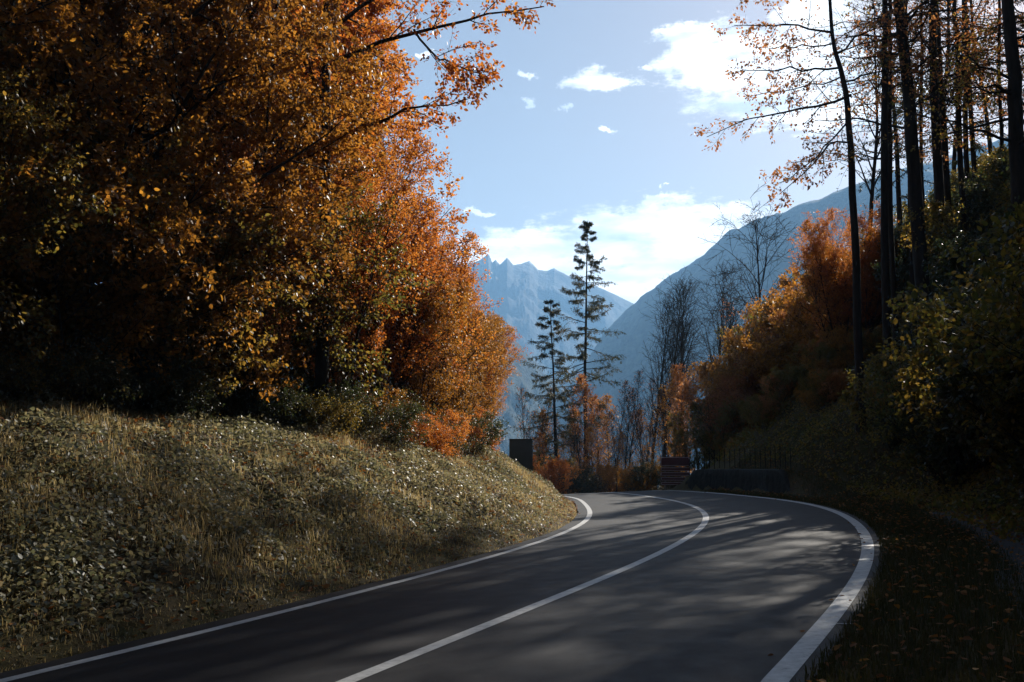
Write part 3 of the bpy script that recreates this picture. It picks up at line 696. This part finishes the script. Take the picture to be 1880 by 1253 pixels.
for px, Y, kd, sc, lab in [(1590, 50, 'bar4', 1.1, 'bare tree behind the slender leaning one'), (1650, 52, 'spr2', 1.0, 'thin spruce with gappy needles between the straight grey and thick leaning trunks'), (1745, 54, 'bar4', 1.2, 'bare spreading tree behind the slim pair of trunks'), (1795, 48, 'spr2', .95, 'thin spruce with gappy needles right of the slim pair'), (1830, 56, 'bar4', 1.2, 'bare tree left of the massive dark trunk'), (1680, 50, 'bar4', 1.2, 'bare tree with spreading twigs behind the thick leaning trunk'), (1722, 52, 'bar4', 1.25, 'bare tree hidden behind the stout straight trunk'), (1500, 60, 'sap2', .8, 'small sparse orange tree left of the leaning one'), (1560, 62, 'sap1', .8, 'pinkish orange young tree at the foot of the leaning one'), (1530, 57, 'mul1', .52, 'sunlit orange young tree low behind the leaning trunk'), (1592, 56, 'mul1', .62, 'sunlit orange young tree low behind the straight grey trunk')]:
    x = at(px, 400, Y)[0]
    place(kd, x, Y, 'forest_tree', lab, sc=sc)
# unseen wood outside the frame, its trees added to shade road, verge and slope
SHADE = [(16, 14, 'tal1', 1.0), (20, 20, 'spr1', .9), (13, 6, 'tal2', .9), (24, 12, 'spr1', 1.0), (19, 3, 'tal1', .9), (28, 22, 'tal1', 1.0), (25, 29, 'spr1', .95), (30, 34, 'tal1', 1.0), (34, 42, 'spr1', 1.0), (12, -3, 'tal1', .8), (17, -10, 'spr1', .8),
         (36, 30, 'tal2', 1.0), (32, 50, 'tal1', 1.0), (38, 56, 'spr1', 1.0), (14, 24, 'tal2', .85), (23.5, 41, 'spr1', .95), (27, 48, 'spr1', .95), (29, 44, 'spr1', 1.0), (26, 36, 'spr1', .9), (28, 51.5, 'tal2', .9), (26, 47.5, 'spr3', 1.0), (27.5, 43, 'lin2', 1.15), (25.5, 38, 'lin1', 1.0), (8, -4, 'spr1', .8), (10, 1, 'spr1', .8), (5, -9, 'lin1', 1.2), (-1, -12, 'lin2', 1.3), (-6, -5, 'lin1', 1.2), (13, -12, 'spr1', .9)]
for x, y, kd, sc in SHADE:
    if y < 2: place(kd, x, y, 'forest_tree', 'tall unseen tree added behind the viewpoint to shade the road', group='shade trees added behind the viewpoint', sc=sc)
    else: place(kd, x, y, 'forest_tree', 'tall out-of-frame tree added to the right hand wood for its shade', group='shade trees added out of frame on the right slope', sc=sc)

# ------------------------------------------------------------------ ground cover (stuff)
rng = np.random.default_rng(77)
def strew(line, n, y0, y1, w0, w1, sgn, pw=1.0):
    """points beside a road line, thinner with distance"""
    i0 = np.argmin(np.abs(line[:250, 1] - y0)); i1 = np.argmin(np.abs(line[:260, 1] - y1))
    f = rng.random(n) ** pw; i = i0 + f * (i1 - i0 - 1); k = i.astype(int); fr = (i - k)[:, None]
    p = line[k] * (1 - fr) + line[k + 1] * fr; T = line[k + 1] - line[k]; T /= np.linalg.norm(T, axis=1, keepdims=True)
    w = rng.uniform(w0, w1, n)
    return np.stack([p[:, 0] + sgn * T[:, 1] * w, p[:, 1] - sgn * T[:, 0] * w], 1), w
def blades(pts, z, length, width, mt, name):
    n = len(pts); a = rng.uniform(0, 6.28, n); L = length[:, None]
    d = norm(np.stack([np.cos(a), np.sin(a), np.zeros(n)], 1)); s = np.stack([-np.sin(a), np.cos(a), np.zeros(n)], 1) * width
    b = np.stack([pts[:, 0], pts[:, 1], z - .02], 1); lean = rng.uniform(.1, .9, (n, 1))
    m1 = b + d * L * .35 * lean + UP * L * .6; tp = b + d * L * lean + UP * L * (1 - .35 * lean)
    V = np.stack([b - s, b + s, m1 + s * .8, m1 - s * .8, tp], 1); o = (np.arange(n) * 5)[:, None]
    return mesh(name, V, o + np.array([[0, 1, 2, 3]]), mt, T=o + np.array([[3, 2, 4]]))
# weeds on the bank
pts, w = strew(Ld, 270000, 3.5, 50, .5, 6.8, -1, 1.3)
den = .55 + .6 * fbm(pts[:, 0], pts[:, 1], 1.6, 3, 3); keep = rng.random(len(pts)) < den * sstep(.3, 1.2, w); pts, w = pts[keep], w[keep]
hgt = np.clip(.12 + .26 * fbm(pts[:, 0], pts[:, 1], .9, 3, 21), .01, .55) * rng.random(len(pts)) ** .6 * sstep(.3, 1.6, w)
pos = np.stack([pts[:, 0], pts[:, 1], ground_z(pts[:, 0], pts[:, 1]) + hgt], 1)
tag(link('bank_weeds', leaves(rng, pos, rng.normal(0, 1, pos.shape) * [1, 1, .2], .068, M['weed'], 'bank_weeds', 1.3, .05, .5, .7, .01)), 'low pale green weeds covering the left bank', 'ground cover', kind='stuff')
pts, w = strew(Ld, 170000, 3.5, 52, .42, 7.0, -1, 1.3)
g = .5 + .7 * fbm(pts[:, 0], pts[:, 1], 1.3, 3, 55) + .3 * sstep(2, .5, w); keep = rng.random(len(pts)) < g; pts, w = pts[keep], w[keep]
ln = rng.uniform(.06, .25, len(pts)) * (.35 + .65 * sstep(.3, 2, w)) * (1 + .6 * sstep(.25, .7, fbm(pts[:, 0], pts[:, 1], .8, 2, 91)))
tag(link('bank_grass', blades(pts, ground_z(pts[:, 0], pts[:, 1]), ln, .005, M['grass'], 'bank_grass')), 'dry yellow grass among the weeds on the left bank', 'grass', kind='stuff')
pts, w = strew(Rd, 120000, 3.5, 48, .19, 4.6, 1, 1.3)
keep = (w < 1.9 + rng.normal(0, .12, len(w))) | (w > 3.1 + rng.normal(0, .15, len(w))) | (pts[:, 1] > 27); pts, w = pts[keep], w[keep]
ln = rng.uniform(.05, .2, len(pts))
tag(link('verge_grass', blades(pts, ground_z(pts[:, 0], pts[:, 1]), ln, .005, M['turf'], 'verge_grass')), 'short dark grass on the right verge', 'grass', kind='stuff')
A1, _ = strew(Ld, 9000, 4, 50, .35, 6.5, -1); A0, _ = strew(Ld, 9000, 18, 49, 3.0, 6.8, -1); A1 = np.concatenate([A1, A0]); A2, _ = strew(Rd, 9000, 4, 48, .3, 8, 1); A3, _ = strew(Rd, 70, 4, 48, -.2, .6, 1)
pts = np.concatenate([A1, A2, A3]); zz = ground_z(pts[:, 0], pts[:, 1]); zz[-70:] = road_z(A3[:, 0], A3[:, 1]) ; zz[:-70] += rng.uniform(.0, .14, len(pts) - 70)
pos = np.stack([pts[:, 0], pts[:, 1], zz + .012], 1)
tag(link('fallen_leaves', leaves(rng, pos, rng.normal(0, 1, pos.shape) * [1, 1, .05], .075, M['litter'], 'fallen_leaves', 2.5, 0, .25, .7, .003)), 'orange fallen leaves scattered on verges and bank', 'leaves', kind='stuff')

pts, w = strew(Rd, 70000, 18, 60, 2.2, 22, 1); zz = ground_z(pts[:, 0], pts[:, 1])
hh = np.clip(.25 + .35 * fbm(pts[:, 0], pts[:, 1], 2.2, 3, 40), .02, .9) * rng.random(len(pts)) * sstep(1.6, 3.5, w)
pos = np.stack([pts[:, 0], pts[:, 1], zz + hh], 1)
tag(link('slope_undergrowth', leaves(rng, pos, rng.normal(0, 1, pos.shape), .12, M['olive'], 'slope_undergrowth', .6, .1, .8, .6, .03)), 'tangled dark undergrowth on the right hand slope', 'undergrowth', kind='stuff')
# ------------------------------------------------------------------ signs, fence, wall, car
# back of a large sign behind the bank
Ys = 49; c0 = at(935, 806, Ys); c1 = at(978, 806, Ys); zb = gz((c0[0] + c1[0]) / 2, Ys)
xc = (c0[0] + c1[0]) / 2; hw = (c1[0] - c0[0]) / 2; zt = c0[2]
e = empty('road_sign', (xc, Ys, zb)); tag(e, 'blank dark back of a large road sign behind the left bank', 'sign')
t = zt - zb; q = MB(); q.box((-hw, -.02, t - 1.75), (hw, .02, t)); q.build('board', M['board_back'], e, bevel=.008)
q = MB()
for z0 in (t - 1.72, t - .05): q.box((-hw + .03, -.06, z0), (hw - .03, -.022, z0 + .04))
q.build('rail', M['board_back'], e)
for s in (-1, 1):
    q = MB(); q.tube([(s * hw * .6, .06, -.4), (s * hw * .6, .06, t - .1)], .035, 10); q.build('post', M['steel'], e, True)
# stack of maroon direction boards
Ym = 57; cx = at(1240, 880, Ym)[0]; zb = gz(cx, Ym)
e = empty('direction_sign', (cx, Ym, zb), rad(-14)); tag(e, 'stack of dark maroon direction boards with pale borders beside the right bank', 'sign')
hw = 26.5 / F * Ym
def rz_(py): return at(1240, py, Ym)[2] - zb
rows = [(839, 857), (858, 866), (867, 875), (876, 884), (885, 892)]
for k, (ya, yb) in enumerate(rows):
    za, zc = rz_(ya), rz_(yb) + .02
    q = MB(); q.box((-hw, -.025, zc), (hw, .025, za)); bo = q.build('board', M['brown'], e, bevel=.006)
    q = MB(); tt = .022
    q.box((-hw + .03, -.031, za - .05), (hw - .03, -.026, za - .05 + tt)); q.box((-hw + .03, -.031, zc + .03), (hw - .03, -.026, zc + .03 + tt))
    q.box((-hw + .03, -.031, zc + .03 + tt), (-hw + .03 + tt, -.026, za - .05)); q.box((hw - .03 - tt, -.031, zc + .03 + tt), (hw - .03, -.026, za - .05))
    q.build('border', M['white'], bo)
for s in (-1, 1):
    q = MB(); q.tube([(s * hw * .7, .07, -.5), (s * hw * .7, .07, rz_(839) - .03)], .04, 10); q.build('post', M['steel'], e, True)
# low dark stone wall round the outside of the bend
i0 = np.argmin(np.abs(Rd[:250, 1] - 38.5)); i1 = np.argmin(np.abs(Rd[:260, 1] - 54)); Wl = resample(offset(Rd, 1.12)[i0:i1], 110)
sl = np.arange(110) / 109.
topz = .92 * sstep(0, .18, sl) * (1 - sstep(.86, 1.0, sl)) + .06
base = road_z(Wl[:, 0], Wl[:, 1]) - .35
rows_, nrow = [], 9
wr_ = np.random.default_rng(8)
T = np.gradient(Wl, axis=0); T /= np.linalg.norm(T, axis=1, keepdims=True); Nn = np.stack([T[:, 1], -T[:, 0]], 1)
prof = [(0, 0), (0.02, .25), (.05, .5), (.08, .75), (.10, .97), (.16, 1.0), (.42, 1.0), (.46, .96), (.46, 0)]
V = []
for o_, h_ in prof:
    pp = Wl + Nn * (o_ + wr_.normal(0, .018, 110))[:, None]
    V.append(np.concatenate([pp, (base + (topz + .35) * h_ + wr_.normal(0, .012, 110) * (h_ > 0))[:, None]], 1))
V = np.stack(V, 1); i, j = np.meshgrid(np.arange(109), np.arange(8), indexing='ij'); k = i * 9 + j
wall = link('retaining_wall', mesh('retaining_wall', V, np.stack([k, k + 9, k + 10, k + 1], -1), M['stone']))
tag(wall, 'low dark stone wall round the outside of the bend', 'wall')
# wire fence above the wall
Fl = resample(offset(Rd, 1.75)[i0 + 6:i1], 21)
fz = ground_z(Fl[:, 0], Fl[:, 1])
e = empty('wire_fence', (*Fl[10], fz[10])); tag(e, 'thin wire fence on slender posts above the dark stone wall', 'fence')
o3 = np.array([*Fl[10], fz[10]])
for p, z in zip(Fl, fz):
    q = MB(); a = np.array([*p, z]) - o3; q.tube([a - [0, 0, .25], a + [0, 0, .92]], .016, 8); q.build('post', M['stone'], e, True)
q = MB()
for h in (.3, .6, .88): q.tube(np.concatenate([Fl, (fz + h)[:, None]], 1) - o3, .003, 4)
q.build('wire', M['stone'], e)
# stair rail at the end of the fence
a, b2 = at(1500, 832, 41), at(1537, 860, 39); za, zb = gz(*a[:2]), gz(*b2[:2])
e = empty('handrail', (b2[0], b2[1], zb)); tag(e, 'steel handrail sloping down to the verge at the end of the fence', 'railing'); o3 = np.array([b2[0], b2[1], zb])
q = MB(); q.tube([a - o3, b2 - o3], .03, 8); q.build('rail', M['steel'], e, True)
for p, z in ((a, za), (b2, zb)):
    q = MB(); q.tube([np.array([p[0], p[1], min(z, p[2] - .6) - .2]) - o3, p - o3], .028, 8); q.build('post', M['steel'], e, True)

# dark blue car beyond the crest
def car(x, y, z, rz):
    e = empty('parked_car', (x, y, z), rz); tag(e, 'dark blue car half hidden beyond the crest of the road', 'car')
    # side profile (length along x), width by section
    prof = [(-2.1, .35), (-2.15, .6), (-2.05, .85), (-1.2, .95), (-.55, 1.38), (.0, 1.45), (.75, 1.43), (1.5, 1.15), (1.95, .98), (2.1, .75), (2.1, .35)]
    V, n = [], len(prof)
    for s in (-1, 1):
        for px_, pz in prof:
            hw = .86 if pz < 1.0 else .86 - (pz - .98) * .55
            V.append((px_, s * hw, pz))
    me = D.meshes.new('body'); faces = [tuple(range(n))[::-1], tuple(range(n, 2 * n))] + [(i, (i + 1) % n, n + (i + 1) % n, n + i) for i in range(n)]
    me.from_pydata(V, [], faces); me.materials.append(M['car'])
    bo = link('body', me, e); md = bo.modifiers.new('bevel', 'BEVEL'); md.width = .06; md.segments = 3
    q = MB(); q.hexa([(-1.15, -.70, .985), (-1.15, .70, .985), (-.62, .60, 1.37), (-.62, -.60, 1.37), (-1.19, -.70, .995), (-1.19, .70, .995), (-.66, .60, 1.385), (-.66, -.60, 1.385)]); q.build('windscreen', M['glass'], e)
    q = MB(); q.hexa([(1.48, -.70, 1.16), (1.48, .70, 1.16), (.82, .60, 1.41), (.82, -.60, 1.41), (1.5, -.70, 1.19), (1.5, .70, 1.19), (.84, .60, 1.44), (.84, -.60, 1.44)]); q.build('rear_window', M['glass'], e)
    for s in (-1, 1):
        q = MB(); y0, y1 = s * .868, s * .70
        q.hexa([(-1.0, y0, 1.0), (1.3, y0, 1.0), (1.3, y0 - s * .02, 1.0), (-1.0, y0 - s * .02, 1.0), (-.55, y1, 1.33), (.75, y1, 1.33), (.75, y1 - s * .02, 1.33), (-.55, y1 - s * .02, 1.33)]); q.build('side_window', M['glass'], e)
        q = MB(); q.box((2.06, s * .78 - .1, .72), (2.125, s * .78 + .08, .9)); q.build('tail_lamp', M['lamp'], e, bevel=.02)
        for wx in (-1.35, 1.3):
            q = MB(); q.tube([(wx, s * .70, .32), (wx, s * .705, .32), (wx, s * .885, .32), (wx, s * .89, .32)], [.02, .32, .32, .02], 20); tw = q.build('wheel', M['tyre'], e, True)
            q = MB(); q.tube([(wx, s * .886, .32), (wx, s * .888, .32), (wx, s * .9, .32), (wx, s * .902, .32)], [.02, .2, .19, .01], 16); q.build('rim', M['steel'], tw, True)
Yc = 70; xc = at(1072, 890, Yc)[0]; car(xc, Yc, gz(xc, Yc) + .05, rad(12))

# ------------------------------------------------------------------ mountains
def ridge(name, pts, mt, seed, foot, back, rough, nu=260, nv=70, jag=0., gul=.42):
    """pts: (px, py, Y) along the crest; slopes fall towards us and away"""
    C = np.array([at(*p) for p in pts]); t = np.linspace(0, len(C) - 1, nu)
    P = np.stack([np.interp(t, np.arange(len(C)), C[:, c]) for c in range(3)], 1)
    u = np.arange(nu) / nu * 40
    P[:, 2] += fbm(u, u * 0, 3.0, 6, seed, .6) * jag
    v = np.concatenate([np.linspace(-1, 0, nv)[:-1], np.linspace(0, 1, nv // 2)])
    out = []
    for vv in v:
        f = abs(vv); run = foot if vv < 0 else back
        d = P[:, :2] / np.linalg.norm(P[:, :2], axis=1, keepdims=True) * (1 if vv > 0 else -1)
        q = P[:, :2] + d * run * f
        h = (P[:, 2] + 75) * ((1 - f) ** 1.15) - 75
        rv = (np.abs(fbm(q[:, 0], q[:, 1], rough, 6, seed + 3, .55)) * -1 + .35) * rough * gul * min(1, f * 6) * (1 - f) ** .7
        out.append(np.concatenate([q, (h + rv)[:, None]], 1))
    V = np.stack(out, 0); r, c = V.shape[:2]; i, j = np.meshgrid(np.arange(r - 1), np.arange(c - 1), indexing='ij'); k = i * c + j
    o = link(name, mesh(name, V, np.stack([k, k + 1, k + c + 1, k + c], -1), mt, True)); tag(o, kind='structure'); return o
ridge('far_mountains', [(300, 330, 3300), (560, 400, 3300), (700, 440, 3300), (790, 452, 3250), (850, 488, 3250), (880, 478, 3200), (897, 466, 3200), (904, 482, 3200), (910, 477, 3200), (918, 486, 3200), (931, 474, 3200), (943, 487, 3200), (957, 484, 3220), (972, 479, 3250), (980, 487, 3250), (988, 496, 3260), (1005, 498, 3280), (1017, 493, 3300), (1028, 499, 3300), (1043, 507, 3300), (1079, 519, 3350), (1110, 532, 3350), (1140, 546, 3400), (1200, 575, 3450), (1300, 600, 3500)], M['mtn_far'], 3, 1500, 900, 260, nu=420, nv=90, jag=1.2, gul=.3)
ridge('forested_mountain', [(1000, 760, 2100), (1060, 690, 2080), (1110, 610, 2050), (1150, 566, 2020), (1180, 541, 2000), (1215, 517, 1950), (1250, 491, 1900), (1290, 466, 1850), (1340, 428, 1800), (1380, 408, 1760), (1410, 396, 1730), (1450, 383, 1700), (1520, 358, 1650), (1600, 335, 1600), (1700, 300, 1550), (1800, 268, 1500), (1900, 240, 1480), (2100, 200, 1450), (2400, 200, 1450)], M['mtn_near'], 8, 1000, 900, 150, nu=320, jag=5)
ridge('valley_spur', [(500, 400, 1300), (700, 470, 1350), (800, 520, 1400), (870, 560, 1450), (930, 610, 1500), (985, 665, 1550), (1030, 720, 1600), (1090, 780, 1650), (1150, 835, 1700)], M['mtn_near'], 12, 560, 600, 110, nu=200, jag=4)

# ------------------------------------------------------------------ haze
q = MB(); q.box((-4300, -1600, -90), (4300, 4500, 760))
m = D.materials.new('haze'); m.use_nodes = True; nt = m.node_tree; nt.nodes.clear()
o = nt.nodes.new('ShaderNodeOutputMaterial'); pv = nt.nodes.new('ShaderNodeVolumePrincipled'); M['haze'] = m
pv.inputs['Color'].default_value = (.30, .60, 1.0, 1); pv.inputs['Density'].default_value = 2.1e-4; pv.inputs['Anisotropy'].default_value = .2
nt.links.new(pv.outputs[0], o.inputs['Volume'])
hz = q.build('haze', m); tag(hz, 'blue autumn haze filling the valley', 'haze', kind='stuff')

# ------------------------------------------------------------------ sky, clouds, sun
SUN_AZ, SUN_EL = rad(32), rad(29)
w = D.worlds.new('World'); SC.world = w; w.use_nodes = True; nt = w.node_tree
bg = nt.nodes['Background']; bg.inputs['Strength'].default_value = .05
sky = N(nt, 'ShaderNodeTexSky', sky_type='NISHITA'); sky.sun_disc = False; sky.sun_elevation = SUN_EL; sky.sun_rotation = SUN_AZ
sky.altitude = 600; sky.air_density = 1.0; sky.dust_density = .6; sky.ozone_density = 2.0
tc = N(nt, 'ShaderNodeTexCoord'); sp = N(nt, 'ShaderNodeSeparateXYZ'); nt.links.new(tc.outputs['Generated'], sp.inputs[0])
def mth(op, a, b=None, c=None):
    n = N(nt, 'ShaderNodeMath', operation=op)
    for i, v in enumerate((a, b, c)):
        if v is None: continue
        if isinstance(v, (int, float)): n.inputs[i].default_value = v
        else: nt.links.new(v, n.inputs[i])
    return n.outputs[0]
az = mth('ARCTAN2', sp.outputs[0], sp.outputs[1]); el = mth('ARCSINE', sp.outputs[2])
cb = N(nt, 'ShaderNodeCombineXYZ'); nt.links.new(az, cb.inputs[0]); nt.links.new(el, cb.inputs[1])
wn = N(nt, 'ShaderNodeTexNoise'); nt.links.new(cb.outputs[0], wn.inputs['Vector']); setin(wn, Scale=34, Detail=6, Roughness=.65)
wv = N(nt, 'ShaderNodeVectorMath', operation='MULTIPLY_ADD'); nt.links.new(wn.outputs['Color'], wv.inputs[0]); wv.inputs[1].default_value = (.075, .028, 0); wv.inputs[2].default_value = (-.0375, -.014, 0)
wc = N(nt, 'ShaderNodeVectorMath', operation='ADD'); nt.links.new(cb.outputs[0], wc.inputs[0]); nt.links.new(wv.outputs[0], wc.inputs[1])
def azel(px, py):
    r = ray(px, py); L = math.sqrt(r[0] ** 2 + 1 + r[2] ** 2); return math.atan2(r[0], 1), math.asin(r[2] / L)
CLOUDS = [  # px, py, half width px, half height px, weight
    (1230, 455, 270, 84, 1.15), (1330, 425, 150, 56, 1.1), (950, 470, 170, 46, 1.15), (1150, 520, 220, 70, 1.1), (830, 490, 120, 46, 1.0), (1120, 410, 100, 28, 1.0),
    (1330, 110, 130, 66, 1.1), (1440, 140, 180, 82, 1.15), (1590, 190, 170, 55, 1.0), (1250, 60, 70, 22, 1.0), (1510, 30, 160, 60, .8),
    (1100, 148, 85, 26, .95), (975, 190, 28, 14, .75), (1040, 201, 20, 8, .75), (965, 139, 24, 9, .75), (1115, 239, 34, 8, .7), (1200, 364, 65, 10, .75), (1222, 346, 18, 6, .6), (880, 392, 42, 8, .8), (780, 102, 20, 10, .7), (1195, 124, 30, 7, .65)]
nz = N(nt, 'ShaderNodeTexNoise'); mp = N(nt, 'ShaderNodeMapping'); mp.inputs['Scale'].default_value = (1, 2.7, 1); nt.links.new(cb.outputs[0], mp.inputs['Vector'])
nt.links.new(mp.outputs[0], nz.inputs['Vector']); setin(nz, Scale=26, Detail=10, Roughness=.68)
best = None
for px, py, hw, hh, wt in CLOUDS:
    a, e_ = azel(px, py)
    s = N(nt, 'ShaderNodeVectorMath', operation='SUBTRACT'); nt.links.new(wc.outputs[0], s.inputs[0]); s.inputs[1].default_value = (a, e_, 0)
    mm = N(nt, 'ShaderNodeVectorMath', operation='MULTIPLY'); nt.links.new(s.outputs[0], mm.inputs[0]); mm.inputs[1].default_value = (F / hw, F / hh, 0)
    ln = N(nt, 'ShaderNodeVectorMath', operation='LENGTH'); nt.links.new(mm.outputs[0], ln.inputs[0])
    v = mth('MINIMUM', mth('MULTIPLY_ADD', ln.outputs['Value'], -1.5, 1.5 * wt), .75)
    best = v if best is None else mth('MAXIMUM', best, v)
best = mth('MAXIMUM', best, -1.5)
dens = mth('ADD', best, mth('MULTIPLY_ADD', nz.outputs['Fac'], 2.6, -1.42))
mr = N(nt, 'ShaderNodeMapRange', interpolation_type='SMOOTHSTEP'); nt.links.new(dens, mr.inputs[0]); mr.inputs[1].default_value = -.12; mr.inputs[2].default_value = .62
# grey undersides where the cloud is thick
nz2 = N(nt, 'ShaderNodeTexNoise'); mp2 = N(nt, 'ShaderNodeMapping'); mp2.inputs['Scale'].default_value = (.7, 3.2, 1); mp2.inputs['Location'].default_value = (3.1, 1.7, 0); nt.links.new(cb.outputs[0], mp2.inputs['Vector'])
nt.links.new(mp2.outputs[0], nz2.inputs['Vector']); setin(nz2, Scale=11, Detail=6, Roughness=.55)
cr = ramp(nt, nz2.outputs['Fac'], [(.40, (1.0, 1.0, 1.0)), (.64, (.40, .45, .53))])
cs = N(nt, 'ShaderNodeVectorMath', operation='SCALE'); nt.links.new(cr.outputs[0], cs.inputs[0]); cs.inputs['Scale'].default_value = 20
mx = N(nt, 'ShaderNodeMix', data_type='RGBA'); nt.links.new(mr.outputs[0], mx.inputs[0]); tn = N(nt, 'ShaderNodeVectorMath', operation='MULTIPLY'); nt.links.new(sky.outputs[0], tn.inputs[0]); tn.inputs[1].default_value = (1.46, 1.10, .86); nt.links.new(tn.outputs[0], mx.inputs[6]); nt.links.new(cs.outputs[0], mx.inputs[7])
nt.links.new(mx.outputs[2], bg.inputs['Color'])

sl = D.lights.new('sun', 'SUN'); sl.energy = 5.0; sl.angle = rad(.53); sl.color = (1.0, .93, .82)
so = D.objects.new('sun', sl); COL.objects.link(so)
sd = Vector((math.sin(SUN_AZ) * math.cos(SUN_EL), math.cos(SUN_AZ) * math.cos(SUN_EL), math.sin(SUN_EL)))
so.rotation_euler = sd.to_track_quat('Z', 'Y').to_euler(); so.location = (30, 40, 60)

SC.view_settings.view_transform = 'Standard'; SC.view_settings.look = 'None'; SC.view_settings.gamma = 1; SC.view_settings.exposure = 1.1
SC.cycles.max_bounces = 6; SC.cycles.diffuse_bounces = 3; SC.cycles.transmission_bounces = 4; SC.cycles.glossy_bounces = 2; SC.cycles.volume_bounces = 1
SC.cycles.use_denoising = True
